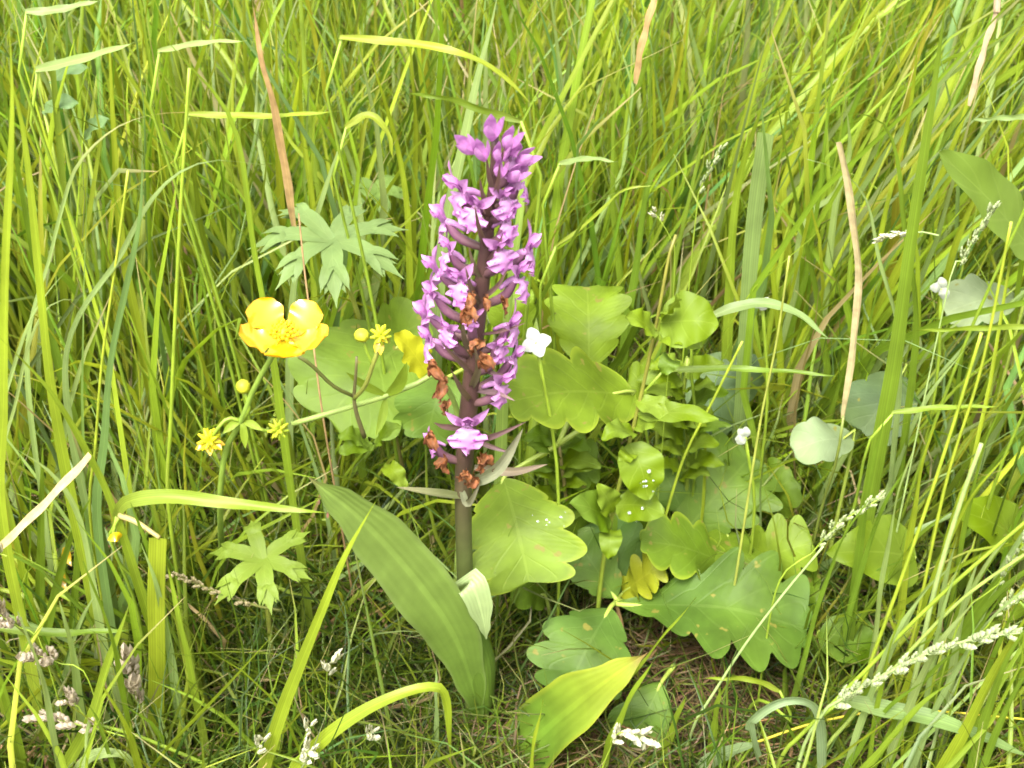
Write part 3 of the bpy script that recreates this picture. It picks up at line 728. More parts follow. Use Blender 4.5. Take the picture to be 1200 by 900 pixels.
# ------------------------------------------------------------------ palmate cut leaves
def ground_under(p, dx=0, dy=0): return Vector((p[0] + dx, p[1] + dy, -.003))
c_ = P(388, 281, .075); g_ = ground_under(c_, .01, .03)
t1 = thing('cranesbill', g_, 'grey green deeply cut palmate leaf on a stalk above the buttercup flower', 'wild plant')
palmate_leaf(t1, c_, .0325, (0.02, -.22, .97), (.15, -.9, 0), mixc(C['blue'], C['pale'], .35), nl=7, spread=2.55, width=.20, seed=4, petiole=[g_, g_.lerp(c_, .5) + Vector((.004, .008, .01))])
c_ = P(308, 655, .0); g_ = ground_under(c_, -.006, .02)
t1 = thing('cranesbill', g_, 'light green cut palmate leaf low in the fine grass left of long orchid leaf', 'wild plant')
palmate_leaf(t1, c_, .0215, (-.05, -.35, .92), (-.3, -.9, 0), mixc(C['bright'], C['blue'], .2), nl=6, spread=2.5, width=.24, seed=8, petiole=[g_])
c_ = P(440, 222, .16); g_ = ground_under(c_, 0, .03)
t1 = thing('cranesbill', g_, 'small dim cut leaf in the grass behind the larger grey green palmate leaf', 'wild plant')
palmate_leaf(t1, c_, .016, (.02, -.3, .9), (.3, -.9, 0), mixc(C['blue'], C['mid'], .5), nl=5, spread=2.2, width=.36, seed=15, petiole=[g_])

# ------------------------------------------------------------------ oak seedlings
YG = (.176, .236, .015); MG = (.135, .202, .015); DG = (.088, .150, .020)
def seedling(name, base, top, label, cat='seedling', r=.0011, col=None, via=None):
    g = Vector(base); t = thing(name, g, label, cat)
    pts = [g] + ([Vector(v) for v in via] if via else [g.lerp(Vector(top), .5) + Vector((.003, 0, 0))]) + [Vector(top)]
    mb = MB(); tube(mb, pts, lambda s: r * (1 - .45 * s), col or mixc(C['olive'], C['tan'], .3), n=16); build('stem', mb, 'stem', t)
    return t
top = P(655, 520, .045)
s1 = seedling('oak_seedling', ground_under(top, .004, .01), top, 'oak seedling with broad pale green lobed leaves right behind the orchid')
lobed_leaf(s1, P(742, 462, .05), P(596, 470, .018), 46, (.03, -.50, .86), YG, lobes=3.6, depth=.24, phase=.1, petiole=[top], seed=1, k=.9, tipx=.45, edge=C['lime'])
lobed_leaf(s1, P(690, 432, .062), P(688, 336, .085), 40, (.0, -.86, .5), YG, lobes=3.2, depth=.22, phase=.05, petiole=[top], seed=2, k=1.15, tipx=.42)
lobed_leaf(s1, P(590, 560, .035), P(620, 682, .004), 58, (.0, -.48, .88), mixc(YG, C['pale'], .12), lobes=2.7, depth=.22, phase=.18, petiole=[top], seed=3, k=1.3, tipx=.42, edge=C['lime'])
lobed_leaf(s1, P(640, 640, .03), P(585, 672, .02), 26, (.1, -.4, .9), MG, lobes=3, depth=.25, petiole=[top + Vector((0, .004, -.03))], seed=4)
top = P(455, 480, .075)
s2 = seedling('oak_seedling', ground_under(top, .004, .012), top, 'seedling with large round lobed leaf behind the buttercup seed heads')
lobed_leaf(s2, P(480, 395, .085), P(385, 490, .05), 66, (-.02, -.62, .78), mixc(YG, C['blue'], .3), lobes=2.6, depth=.16, phase=.15, petiole=[top], seed=5, k=.95, tipx=.4)
lobed_leaf(s2, P(440, 420, .09), P(498, 375, .08), 34, (.1, -.65, .72), mixc(YG, C['blue'], .2), lobes=2.4, depth=.14, petiole=[top], seed=6, k=1.0, tipx=.42)
lobed_leaf(s2, P(520, 440, .06), P(500, 512, .045), 36, (.1, -.6, .8), mixc(MG, C['blue'], .4), lobes=2.6, depth=.16, petiole=[top], seed=7, k=1.0, tipx=.42)
lobed_leaf(s2, P(600, 400, .06), P(596, 335, .065), 22, (.1, -.75, .6), YG, lobes=2.5, depth=.12, petiole=[top], seed=17, k=1.0, tipx=.42)
top = P(722, 706, .028)
s3 = seedling('oak_seedling', ground_under(top, 0, .004), top, 'oak seedling with large dark green lobed leaf over bare dark soil', r=.0013, col=C['tan'])
lobed_leaf(s3, P(724, 708, .026), P(946, 738, .008), 62, (.08, -.34, .93), DG, lobes=4.4, depth=.30, phase=.0, petiole=[top], seed=8, k=1.35, tipx=.5, fold=.2, bow=.008, taper=True)
lobed_leaf(s3, P(715, 712, .022), P(664, 812, -.006), 48, (-.05, -.45, .9), mixc(DG, C['blue'], .2), lobes=2.8, depth=.25, phase=.1, petiole=[top], seed=9, k=1.2, fold=.2)
lobed_leaf(s3, P(735, 700, .034), P(700, 612, .05), 36, (-.1, -.6, .8), mixc(C['dark'], C['blue'], .5), lobes=3.2, depth=.18, petiole=[top], seed=10, k=1.2)
lobed_leaf(s3, P(722, 702, .03), P(672, 628, .045), 26, (-.1, -.65, .75), mixc(C['mid'], C['blue'], .4), lobes=3.0, depth=.2, petiole=[top], seed=11, k=1.2)
lobed_leaf(s3, P(728, 696, .034), P(778, 664, .028), 22, (.1, -.45, .85), mixc(C['yellow'], C['bright'], .35), lobes=4, depth=.4, petiole=[top], seed=12)
top = P(842, 690, .045)
s4 = seedling('oak_seedling', ground_under(top, 0, .004), top, 'oak seedling with scalloped light green leaves between grass and dark lobed leaf')
lobed_leaf(s4, P(856, 662, .042), P(752, 634, .03), 32, (.02, -.5, .85), MG, lobes=3.4, depth=.24, petiole=[top], seed=13, k=1.2, edge=C['lime'])
lobed_leaf(s4, P(860, 672, .045), P(952, 636, .04), 34, (.05, -.5, .85), YG, lobes=3.2, depth=.3, petiole=[top], seed=14, k=1.3)
lobed_leaf(s4, P(800, 625, .06), P(880, 535, .08), 52, (.05, -.6, .78), mixc(MG, C['blue'], .25), lobes=3.4, depth=.26, petiole=[top], seed=15, k=1.2)
lobed_leaf(s4, P(800, 600, .065), P(772, 545, .08), 34, (-.1, -.62, .76), mixc(C['mid'], C['blue'], .4), lobes=3.0, depth=.2, petiole=[top], seed=16)
lobed_leaf(s4, P(850, 620, .06), P(862, 690, .03), 40, (.05, -.45, .85), mixc(MG, C['lime'], .2), lobes=3.0, depth=.22, petiole=[top], seed=18)
lobed_leaf(s4, P(775, 800, -.0), P(738, 875, -.012), 30, (.1, -.4, .9), mixc(C['mid'], C['blue'], .35), lobes=2.2, depth=.12, petiole=[P(790, 780, .01)], seed=19)

for k, (a, e, wd, cl, Ya) in enumerate([((640, 560), (700, 540), 30, MG, .06), ((770, 480), (735, 450), 30, YG, .07), ((690, 640), (650, 600), 28, MG, .05), ((830, 560), (790, 520), 30, DG, .085),
        ((880, 600), (930, 560), 30, MG, .08), ((760, 640), (720, 590), 28, MG, .06), ((900, 690), (960, 690), 26, MG, .04), ((640, 700), (600, 690), 22, MG, .035), ((790, 690), (830, 660), 24, DG, .045)]):
    lobed_leaf((s1, s4, s3, s4, s4, s3, s4, s1, s3)[k], P(*a, Ya), P(*e, Ya - .006), wd, (.05 * (k % 3 - 1), -.52, .84), cl, lobes=3, depth=.2, phase=.1 * k, petiole=[ground_under(P(*a, Ya), .004, .006)], seed=30 + k, k=1.15)

# ------------------------------------------------------------------ herb with a reddish stem and paired oval leaves
HB = ground_under(P(700, 690, .03), 0, 0)
hb = thing('wild_herb', HB, 'upright herb with reddish green stem and paired smooth oval leaves', 'wild plant')
HP = [HB, P(703, 690, .028), P(714, 620, .026), P(735, 530, .024), P(752, 460, .024), P(770, 375, .024), P(784, 300, .026), P(792, 275, .028)]
mb = MB(); tube(mb, HP, lambda t: .0010 * (1 - .5 * t), lambda t: mixc(mixc(C['bright'], C['mid'], .5), (.15, .145, .022), min(1, t * 1.3)), n=36); build('stem', mb, 'stem', hb)
LIMEL = mixc(C['lime'], C['bright'], .4)
for k, (a, e, wd, n_, cl) in enumerate([((775, 378), (842, 380), 34, (.15, -.7, .7), YG), ((768, 388), (732, 372), 16, (-.2, -.6, .8), LIMEL), ((772, 392), (822, 408), 18, (.1, -.45, .9), LIMEL),
        ((775, 372), (792, 345), 10, (.3, -.7, .6), LIMEL), ((786, 420), (775, 438), 12, (.1, -.6, .7), MG), ((742, 505), (705, 515), 14, (-.2, -.5, .85), YG), ((744, 500), (790, 480), 14, (.2, -.5, .85), LIMEL),
        ((738, 520), (760, 585), 27, (.08, -.55, .8), YG), ((722, 592), (778, 602), 23, (.05, -.5, .85), YG), ((716, 610), (668, 590), 24, (-.1, -.5, .85), MG), ((720, 600), (700, 568), 15, (-.1, -.6, .8), LIMEL),
        ((716, 620), (713, 655), 13, (.0, -.5, .85), YG), ((745, 470), (800, 500), 13, (.1, -.5, .85), LIMEL), ((748, 486), (842, 492), 12, (.1, -.55, .85), YG), ((738, 530), (728, 545), 10, (0, -.6, .8), LIMEL)]):
    Y0 = .024 - .001 * (k % 3)
    oval_leaf(hb, P(*a, Y0), P(*e, Y0 - .006 - .004 * (k % 2)), wd, n_, cl, seed=k, sharp=.72, k=.8)
HB2 = ground_under(P(812, 560, .07), 0, 0)
hb2 = thing('wild_herb', HB2, 'low bushy herb with small pointed light green leaves behind the scalloped seedling', 'wild plant')
mb = MB(); tube(mb, [HB2, P(806, 530, .068), P(800, 470, .066), P(806, 420, .066)], .0009, mixc(C['bright'], C['olive'], .4), n=16); build('stem', mb, 'stem', hb2)
rl = random.Random(77)
for k in range(16):
    y0 = 430 + k * 8.5; a_ = rl.uniform(-.5, .5) + (0 if k % 2 else math.pi); L_ = rl.uniform(34, 58); x0 = 802 + rl.uniform(-4, 4)
    oval_leaf(hb2, P(x0, y0, .066), P(x0 + math.cos(a_) * L_, y0 - abs(math.sin(a_)) * L_ * .5 + rl.uniform(-6, 10), .066 - rl.uniform(.004, .02)), rl.uniform(9, 15), (rl.uniform(-.2, .2), -.55, .82), rl.choice([YG, MG, LIMEL]), seed=k, sharp=.85, k=.75)
HB3 = ground_under(P(650, 560, .055), 0, 0)
hb3 = thing('wild_herb', HB3, 'low herb with small oval leaves tucked between orchid bracts and herb stem', 'wild plant')
mb = MB(); tube(mb, [HB3, P(652, 560, .054), P(660, 520, .052)], .0009, mixc(C['bright'], C['olive'], .4), n=12); build('stem', mb, 'stem', hb3)
for k in range(12):
    y0 = 515 + k * 8; a_ = rl.uniform(-.5, .5) + (0 if k % 2 else math.pi); L_ = rl.uniform(30, 52); x0 = 655 + rl.uniform(-4, 4)
    oval_leaf(hb3, P(x0, y0, .052), P(x0 + math.cos(a_) * L_, y0 - abs(math.sin(a_)) * L_ * .5 + rl.uniform(-6, 10), .052 - rl.uniform(.004, .016)), rl.uniform(9, 15), (rl.uniform(-.2, .2), -.55, .82), rl.choice([YG, MG, MG]), seed=k, sharp=.85, k=.8)
def drops(parent, spots):
    mb = MB()
    for (px, py, Y, r_) in spots: ball(mb, P(px, py, Y), r_ * u0, (1, 1, 1), n=8, squash=.6, up=Vector((0, -.5, .8)))
    o = build('dew_drop', mb, 'dew', parent); o['kind'] = 'stuff'
drops(hb, [(758 + rnd.uniform(-9, 9), 562 + rnd.uniform(-12, 14), .0135, rnd.uniform(1.0, 2.6)) for _ in range(9)] + [(745 + rnd.uniform(-14, 14), 600 + rnd.uniform(-8, 12), .0145, rnd.uniform(1.0, 2.6)) for _ in range(6)])
drops(s1, [(645 + rnd.uniform(-22, 18), 610 + rnd.uniform(-10, 12), .011, rnd.uniform(.8, 2.0)) for _ in range(9)])

# ------------------------------------------------------------------ other broad leaves in the grass
def lone_leaf(name, label, a, e, Ya, Ye, wd, n_, cl, lobed=None, mat='soft', **kw):
    A, E = P(*a, Ya), P(*e, Ye); g = ground_under(A, 0, .012); t = thing(name, g, label, 'wild plant')
    if lobed: lobed_leaf(t, A, E, wd, n_, cl, lobes=lobed[0], depth=lobed[1], petiole=[g], **kw)
    else: oval_leaf(t, A, E, wd, n_, cl, petiole=[g], mat=mat, **kw)
    return t
lone_leaf('broadleaf_plant', 'triangular light green leaf held flat beside a drooping grass seed head', (1072, 652), (968, 648), .03, .02, 44, (.0, -.55, .85), YG, sharp=.9, k=.62)
lone_leaf('broadleaf_plant', 'broad smooth dock leaf pointing up among tall grass near leaning dry straw', (1215, 300), (1100, 178), .09, .06, 40, (-.25, -.55, .8), mixc(YG, C['pale'], .35), sharp=.75)
lone_leaf('broadleaf_plant', 'broad yellow green leaf half hidden behind grass stems beside the triangular leaf', (1205, 640), (1120, 596), .04, .03, 34, (.0, -.55, .85), YG, sharp=.7)
lone_leaf('broadleaf_plant', 'pale grey round leaf lying in the grass below the dry straw', (1000, 515), (930, 528), .05, .04, 22, (.0, -.5, .85), (.26, .30, .18), lobed=(2.2, .1), mat='soft')
lone_leaf('broadleaf_plant', 'pale grey wrinkled leaf behind grass near the dock leaf', (1190, 350), (1108, 366), .10, .09, 26, (.0, -.55, .85), (.32, .35, .22), lobed=(2.4, .15))
lone_leaf('broadleaf_plant', 'dull grey green leaf seen through grass stems at foot of dry straw', (1060, 440), (1010, 505), .09, .07, 34, (.0, -.6, .8), (.11, .15, .075), lobed=(2.0, .12))
lone_leaf('broadleaf_plant', 'wide shaded grey green leaf behind the herb and under arching grass', (800, 430), (870, 480), .11, .10, 46, (.0, -.65, .75), (.10, .145, .07), lobed=(2.4, .12))
lone_leaf('broadleaf_plant', 'small heart shaped leaf low between bent silver stalk and dark soil', (960, 740), (1030, 770), .02, .01, 34, (.1, -.4, .9), mixc(MG, C['dark'], .2), sharp=.8)
for k, (a, e) in enumerate((((52, 130), (92, 122)), ((100, 165), (128, 140)), ((60, 95), (104, 80)))):
    lone_leaf('broadleaf_plant', ['small blue green leaf in tall grass at the arching pale blade', 'small blue green leaf beside tall straight grass stalks', 'uppermost small blue green leaf among the tall grass'][k], a, e, .16, .15, 12, (0, -.6, .8), mixc(C['blue'], C['silver'], .3), sharp=.7)
# white blossoms
def blossom(px, py, Y, label, s=1.0, seed=0):
    rr = random.Random(seed); c_ = P(px, py, Y); g = ground_under(c_, .01, .02); t = thing('white_blossom', g, label, 'wildflower')
    mb = MB(); tube(mb, [g, g.lerp(c_, .6) + Vector((.004, 0, .004)), c_], .0006, C['bright'], n=10); build('stem', mb, 'stem', t)
    for k in range(4):
        a = rr.uniform(0, 6.28) if seed else (.2, 2.0, 3.6, -1.2)[k]
        d = RIGHT * math.cos(a) + UPV * math.sin(a); m2 = MB()
        ribbon(m2, [c_, c_ + d * .0022 * s - FWD * .0012, c_ + d * .0046 * s], lambda t_: .0021 * s * max(.1, math.sin(math.pi * (.1 + .9 * t_))) ** .5, (.62, .63, .58) if not seed else (.26, .28, .22), nt=9, ns=3, cup=.3, fold=0)
        build('petal', m2, 'white', t)
blossom(628, 401, .012, 'small pure white blossom just right of the purple flower spike', 1.05)
blossom(873, 512, .03, 'dull white petal hanging in grass below the horizontal grass blade', .75, 3)
blossom(893, 352, .06, 'small white petals under the arching grass blade behind the herb', .75, 5)
blossom(1103, 338, .07, 'greyish white petals near pale wrinkled leaf in the right grass', .85, 6)
mb = MB(); c_ = P(140, 631, -.02); ribbon(mb, [c_, P(136, 629, -.022), P(126, 633, -.022)], lambda t: .0016 * math.sin(math.pi * (.15 + .85 * t)), (.72, .46, .008), nt=8)
tag(build('fallen_petal', mb, 'butter', origin=c_), 'fallen yellow petal caught on the bent grass node', 'petal')
for k, (px, py, Y) in enumerate(((79, 655, .0), (73, 682, .0))):
    mb = MB(); c_ = P(px, py, Y); ribbon(mb, [P(px - 3, py - 14, Y), c_, P(px + 5, py + 9, Y - .002)], lambda t: .0015 * math.sin(math.pi * (.15 + .85 * t)), (.50, .30, .02), nt=8)
    tag(build('fallen_petal', mb, 'butter', origin=c_), ['orange yellow dead petal standing upright in the grass below a straw stalk', 'lower orange yellow dead petal deep in the grass'][k], 'petal')

# ------------------------------------------------------------------ single grass blades, straws and stalks one can follow in the photograph
def grass_shoot(label, pts, w, col, cut=False, root=True, roll=.35, twist=.3, fold=.3, mat='grass', group=None, tipc=None, hang=False, name='grass_shoot', tube_r=None, basec=None, cat='grass', mid=None):
    """pts: (px, py, depth) from the foot up; the foot is carried on down to the soil"""
    Q = [P(*p) for p in pts]; u = mpp(Q[len(Q) // 2])
    if root and Q[0].z > .012:
        d = (Q[0] - Q[1]).normalized(); z0 = Q[0].z
        g = Vector((Q[0].x + max(-.03, min(.03, d.x * z0 * .5)), Q[0].y + .006, -.004)); gap = (Q[0] - g).length; k1 = Q[0] + d * gap * .22; k2 = k1.lerp(g, .5); Q = [g, k2, k1] + Q
    base = C[col] if isinstance(col, str) else col
    base = jit(base, .07)
    def cf(t):
        c_ = mixc(base, basec or mixc(base, (.25, .24, .09), .4), max(0, .35 - t) * 1.4)
        return mixc(c_, tipc, max(0, (t - .78) * 4)) if tipc else c_
    mb = MB(); n = max(14, 5 * len(Q))
    if tube_r: tube(mb, Q, lambda t: tube_r * u * (1 - .35 * t), cf, n=n, sides=7)
    else: ribbon(mb, Q, lambda t: .5 * w * u * blade_w(t, cut), cf, nt=n, ns=2, fold=fold, roll=roll, twist=twist, wave=.0004)
    org = Vector(Q[0]); o = build(name, mb, mat, origin=org)
    if hang:
        e = Q[-1]; sm = MB()
        tube(sm, [Vector((e.x + .05, e.y + .42, -.004)), Vector((e.x + .04, e.y + .30, e.z * .9)), Vector((e.x + .012, e.y + .08, e.z + .045)), e], .0011, base, n=18, sides=6); build('stalk', sm, 'dry', o)
    elif not root and Q[0].z > .012:        # the culm that carries a level or hanging leaf
        sm = MB(); z0 = Q[0].z; kx = rnd.uniform(-.012, .012)
        tube(sm, [Vector((Q[0].x + kx, Q[0].y + .02 + z0 * .05, -.004)), Vector((Q[0].x + kx * .4, Q[0].y + .012, z0 * .55)), Q[0] - (Q[1] - Q[0]).normalized() * .006 - Vector((0, 0, .012)), Q[0] + (Q[1] - Q[0]) * .04], lambda t: .0008 * (1 - .4 * t),
             mixc(C['olive'], C['mid'], .3) if mat == 'dry' else mixc(C['bright'], C['mid'], .4), n=12, sides=6)
        build('stalk', sm, 'stem', o)
    return tag(o, label, cat, group)
B = grass_shoot
# left foreground
B('broad bright blade lying level, its tip pointing at the long orchid leaf', [(136, 606, -.02), (150, 588, -.022), (200, 582, -.024), (280, 591, -.026), (382, 601, -.028)], 19, 'bright', root=False, roll=.1, twist=.1)
B('thick jointed grass shoot rising to the left with a swollen node', [(196, 790, -.015), (165, 690, -.018), (135, 600, -.02), (112, 545, -.022), (60, 460, -.03), (-10, 385, -.035)], 15, 'bright', roll=.2, fold=.5)
B('short bent stalk piece folded over at the node of the jointed shoot', [(140, 604, -.021), (160, 612, -.024), (187, 630, -.027)], 7, (.30, .24, .08), root=False, tube_r=4, mat='stem', cut=True)
B('wide flat bright blade hanging straight down from the bent stalk', [(182, 862, -.026), (184, 780, -.028), (183, 700, -.029), (185, 630, -.027)], 20, 'lime', roll=.05, twist=0, cut=True, fold=.12)
B('pale dry straw stalk slanting up from the spikelets to the jointed shoot', [(-10, 652, -.04), (50, 594, -.04), (107, 534, -.038)], 11, 'straw', mat='dry', root=False, cut=True, fold=.4)
B('light green blade crossing in front of the long orchid leaf', [(308, 905, -.05), (335, 822, -.052), (372, 730, -.054), (404, 652, -.054), (440, 588, -.052)], 19, 'lime', roll=.15, twist=.1)
B('yellow green blade arching over and down in front of orchid stem foot', [(345, 905, -.055), (385, 862, -.056), (440, 826, -.055), (500, 806, -.052), (522, 820, -.05), (529, 900, -.048)], 20, 'lime', roll=.25, twist=.2)
B('thin upright blade with pale tip standing beside the arching yellow blade', [(514, 905, -.02), (512, 850, -.021), (511, 775, -.022)], 7, 'pale')
B('narrow bright blade rising in front of the yellowing orchid leaf', [(622, 905, -.05), (628, 860, -.05), (637, 820, -.05)], 8, 'lime')
B('bright pointed blade beside the yellowing tip of the lower orchid leaf', [(722, 855, -.03), (742, 812, -.031), (770, 768, -.032)], 11, 'bright')
B('broad grass shoot leaning over with folded sheath beside pinkish spikelets', [(75, 905, -.05), (105, 850, -.05), (130, 770, -.05), (155, 700, -.05)], 20, 'bright', fold=.5)
B('rounded grass blade tip curving up beneath the pinkish spikelets', [(88, 905, -.06), (110, 886, -.062), (140, 884, -.062), (165, 905, -.06)], 16, 'pale', root=False)
B('green stalk of the drooping spikelets running down beside the hanging blade', [(262, 905, -.045), (205, 880, -.046), (160, 862, -.047), (118, 850, -.048)], 9, 'bright', tube_r=3.2, mat='stem')
B('long straight blade rising at the edge of the fine grass toward the small palmate leaf', [(246, 905, -.03), (225, 790, -.03), (205, 700, -.028), (190, 640, -.026)], 12, 'bright')
B('curving blade with a dew glint beside the slanting straw stalk', [(110, 690, -.02), (95, 610, -.022), (60, 555, -.026), (-5, 512, -.03)], 13, 'pale')
B('flat grass blade lying level in shade below the jointed shoot', [(-10, 735, -.03), (60, 742, -.03), (120, 740, -.03), (160, 738, -.03)], 12, 'mid', root=False)
B('broad blade curving left out of the lower corner beside pink spikelets', [(30, 905, -.04), (18, 860, -.042), (5, 810, -.045), (-12, 770, -.05)], 17, 'bright')
# left, behind
B('pale arching blade with whitish curved back in the tall left grass', [(60, 300, .03), (72, 250, .03), (90, 195, .028), (130, 153, .024), (175, 135, .02), (218, 132, .016)], 9, 'pale', tipc=C['straw'])
B('long pale green blade arching to the right over the buttercup', [(142, 300, .0), (170, 245, .0), (205, 205, -.004), (250, 188, -.008), (312, 194, -.012)], 13, mixc(C['pale'], C['blue'], .4))
B('tall dark blue green blade standing upright in the left grass', [(122, 520, -.01), (130, 430, -.012), (150, 330, -.015), (164, 250, -.018), (168, 130, -.02)], 15, 'blue')
B('yellow green stem standing close beside the blue green blade', [(112, 520, 0), (120, 420, 0), (137, 300, 0), (150, 200, .0)], 6, 'lime', tube_r=2.4, mat='stem')
B('straight jointed stem with pale nodes beside tall blue green blade', [(200, 500, .01), (205, 380, .01), (212, 240, .012), (222, 80, .016)], 8, 'bright', tube_r=3.2, mat='stem')
B('broad sunlit blade running the height of the left margin', [(4, 480, -.03), (8, 300, -.03), (14, 120, -.03), (8, -20, -.03)], 20, 'lime')
B('wide shining blade bending out of the upper left corner', [(48, 330, -.01), (36, 220, -.01), (20, 120, -.012), (-15, 30, -.02)], 20, 'lime')
B('thin pale blade making a small hoop low in the left grass', [(20, 470, .0), (35, 400, .0), (58, 358, -.002), (95, 352, -.004), (120, 385, -.005)], 8, 'pale')
B('thin curved blade running low from hoop toward the tall stems', [(5, 470, .0), (40, 365, .0), (100, 295, .002)], 9, 'pale')
B('pale level blade at the top edge of the left grass', [(30, 14, .05), (65, 12, .05), (120, 0, .05)], 11, 'pale', root=False)
B('narrow pale blade slanting level above small blue green leaves', [(42, 82, .06), (100, 68, .055), (158, 50, .05)], 13, 'pale', root=False)
B('long diagonal blade leaning right from the upper left grass', [(300, 300, .02), (275, 150, .02), (215, 70, .02), (150, 0, .02)], 14, 'bright')
B('dry tan grass stalk with withered sheath hanging above the palmate leaf', [(345, 265, .05), (332, 180, .045), (318, 110, .04), (305, 60, .038), (294, -10, .036)], 12, (.34, .22, .10), mat='dry', root=False, hang=True)
B('thin tan stem standing behind the open buttercup flower', [(362, 358, .04), (356, 310, .045), (350, 250, .05)], 4, 'tan', tube_r=1.6, mat='dry')
B('pale level blade across the left grass at the tan stalk', [(185, 60, .05), (240, 50, .045), (290, 48, .04)], 8, 'pale', root=False)
B('thin level blade tip pointing right past the tan stalk', [(218, 134, .05), (320, 136, .045), (398, 130, .04)], 9, 'lime', root=False)
B('light blade rising steeply behind the grey green palmate leaf', [(372, 252, .09), (388, 200, .088), (402, 165, .086), (428, 134, .084)], 14, 'pale')
B('arching blade curling over left of the orchid top', [(405, 150, .07), (430, 135, .07), (452, 152, .068), (462, 190, .066)], 10, 'lime', root=False)
# top middle
B('long arching blade sweeping right above the orchid top', [(398, 44, .05), (470, 50, .045), (545, 64, .04), (600, 98, .04), (630, 132, .04)], 11, 'lime', root=False)
B('dark green blade pointing left above the orchid tip', [(612, 142, .03), (570, 130, .03), (520, 114, .03), (468, 110, .03)], 10, 'mid', root=False)
B('broad pale upright blade behind and above the orchid tip', [(540, 190, .10), (560, 90, .10), (578, 20, .10), (588, -30, .1)], 24, 'pale')
B('wide light blade standing right beside the orchid top', [(608, 270, .04), (616, 200, .04), (628, 150, .04), (655, 102, .04)], 20, mixc(C['bright'], C['pale'], .5))
B('tan dry grass tip leaning in from above right of the orchid', [(745, 98, .04), (752, 55, .038), (770, -10, .036)], 9, (.34, .22, .10), mat='dry', root=False, cut=True, hang=True)
B('short blue green blade lying level right of the orchid top', [(655, 192, .06), (690, 186, .055), (724, 190, .05)], 8, mixc(C['blue'], C['pale'], .5), root=False)
B('thin yellow stalk curving right behind the herb tip', [(650, 290, .06), (690, 260, .06), (730, 224, .06), (775, 216, .06)], 5, 'lime', root=False)
# right
B('wide pale blade with cut square end standing upright behind the herb', [(872, 430, .09), (878, 330, .085), (886, 240, .08), (898, 156, .075)], 19, mixc(C['pale'], C['blue'], .3), cut=True, roll=.1, twist=.05, fold=.15)
B('dry beige straw standing free against the green grass', [(988, 490, .03), (1000, 410, .03), (1007, 330, .03), (1000, 250, .03), (985, 166, .03)], 10, 'straw', mat='dry', root=False, cut=True, fold=.5)
B('long level blade running right from the herb under arching grass', [(775, 434, .05), (850, 432, .045), (930, 436, .04), (992, 442, .035)], 9, 'mid', root=False)
B('arching pale blade bowing over the white petals', [(832, 372, .05), (862, 360, .05), (900, 356, .05), (935, 368, .048), (975, 400, .045)], 14, mixc(C['pale'], C['blue'], .5), root=False)
B('broad dark blade rising to the top edge right of the dry straw', [(1062, 330, .03), (1075, 240, .03), (1092, 120, .03), (1112, -20, .03)], 26, 'mid', roll=.2)
B('bent blade forming an elbow beside the square ended blade', [(1060, 260, .05), (1052, 190, .05), (1035, 145, .05), (1000, 133, .05), (945, 132, .05)], 12, 'mid')
B('narrow blade arching above the dry straw top', [(1030, 300, .05), (1015, 235, .05), (985, 200, .05), (945, 186, .05)], 9, 'pale')
B('straight blade lying level across the right grass below the elbow', [(1215, 136, .04), (1170, 138, .04), (1132, 142, .04)], 8, 'pale', root=False)
B('pinkish dry grass head leaning in the far right grass', [(1136, 124, .06), (1150, 70, .06), (1168, 15, .06)], 8, (.38, .28, .18), mat='dry', root=False, cut=True, hang=True)
B('level blade crossing right grass below pale wrinkled leaf', [(1215, 382, .02), (1150, 384, .02), (1065, 388, .02)], 8, 'bright', root=False)
B('thin level blade right of the straw foot', [(1045, 484, .02), (1100, 478, .02), (1175, 476, .02)], 8, 'bright', root=False)
B('tall slanting stem leaning right across the lower right grass', [(1015, 790, -.02), (1070, 640, -.02), (1110, 520, -.02), (1150, 390, -.02)], 9, 'lime', tube_r=3, mat='stem')
B('yellowish stalk rising through the right grass behind the slanting stem', [(1080, 700, -.01), (1110, 560, -.01), (1150, 430, -.01), (1185, 260, -.012)], 8, 'lime', tube_r=2.6, mat='stem')
B('pale ribbed stem standing beside the triangular leaf', [(1075, 780, -.03), (1098, 680, -.03), (1125, 590, -.03), (1150, 520, -.03)], 12, 'pale', tube_r=4, mat='stem')
B('silvery bent stalk making a crook above dark soil', [(966, 915, -.05), (967, 870, -.052), (962, 836, -.054), (948, 820, -.055), (922, 817, -.056), (896, 827, -.056), (875, 846, -.055), (877, 853, -.054), (886, 890, -.05)], 17, (.24, .31, .16), roll=.3, twist=.9, fold=.7, cut=True)
B('blue green blade drooping right out of the lower right corner', [(985, 820, -.05), (1040, 832, -.052), (1110, 848, -.056), (1215, 890, -.062)], 24, mixc(C['blue'], C['pale'], .2), root=False)
B('long stem slanting up to the right behind the pale seed head', [(940, 860, -.04), (1010, 790, -.042), (1100, 700, -.045), (1215, 600, -.05)], 9, 'bright', tube_r=3.2, mat='stem')
B('second slanting stem parallel above the pale seed head', [(990, 850, -.04), (1060, 770, -.042), (1130, 700, -.045), (1215, 640, -.05)], 9, mixc(C['bright'], C['pale'], .4), tube_r=3, mat='stem')
B('yellow straw thin stalk lying level in the lower right grass', [(880, 872, -.03), (960, 846, -.032), (1060, 832, -.034), (1215, 844, -.036)], 4, 'yellow', tube_r=1.7, mat='stem', root=False)
B('short grey green leaf blade lying flat below the silvery crook', [(820, 900, -.03), (850, 884, -.032), (890, 870, -.034)], 22, mixc(C['silver'], C['mid'], .5), root=False)
B('bright blade lying level over dark soil left of the crook', [(915, 810, -.02), (880, 796, -.02), (820, 795, -.02)], 8, 'lime', root=False)
B('straight blade slanting right in front of the dark lobed leaf', [(735, 800, .0), (770, 755, -.002), (816, 700, -.004)], 5, 'bright')
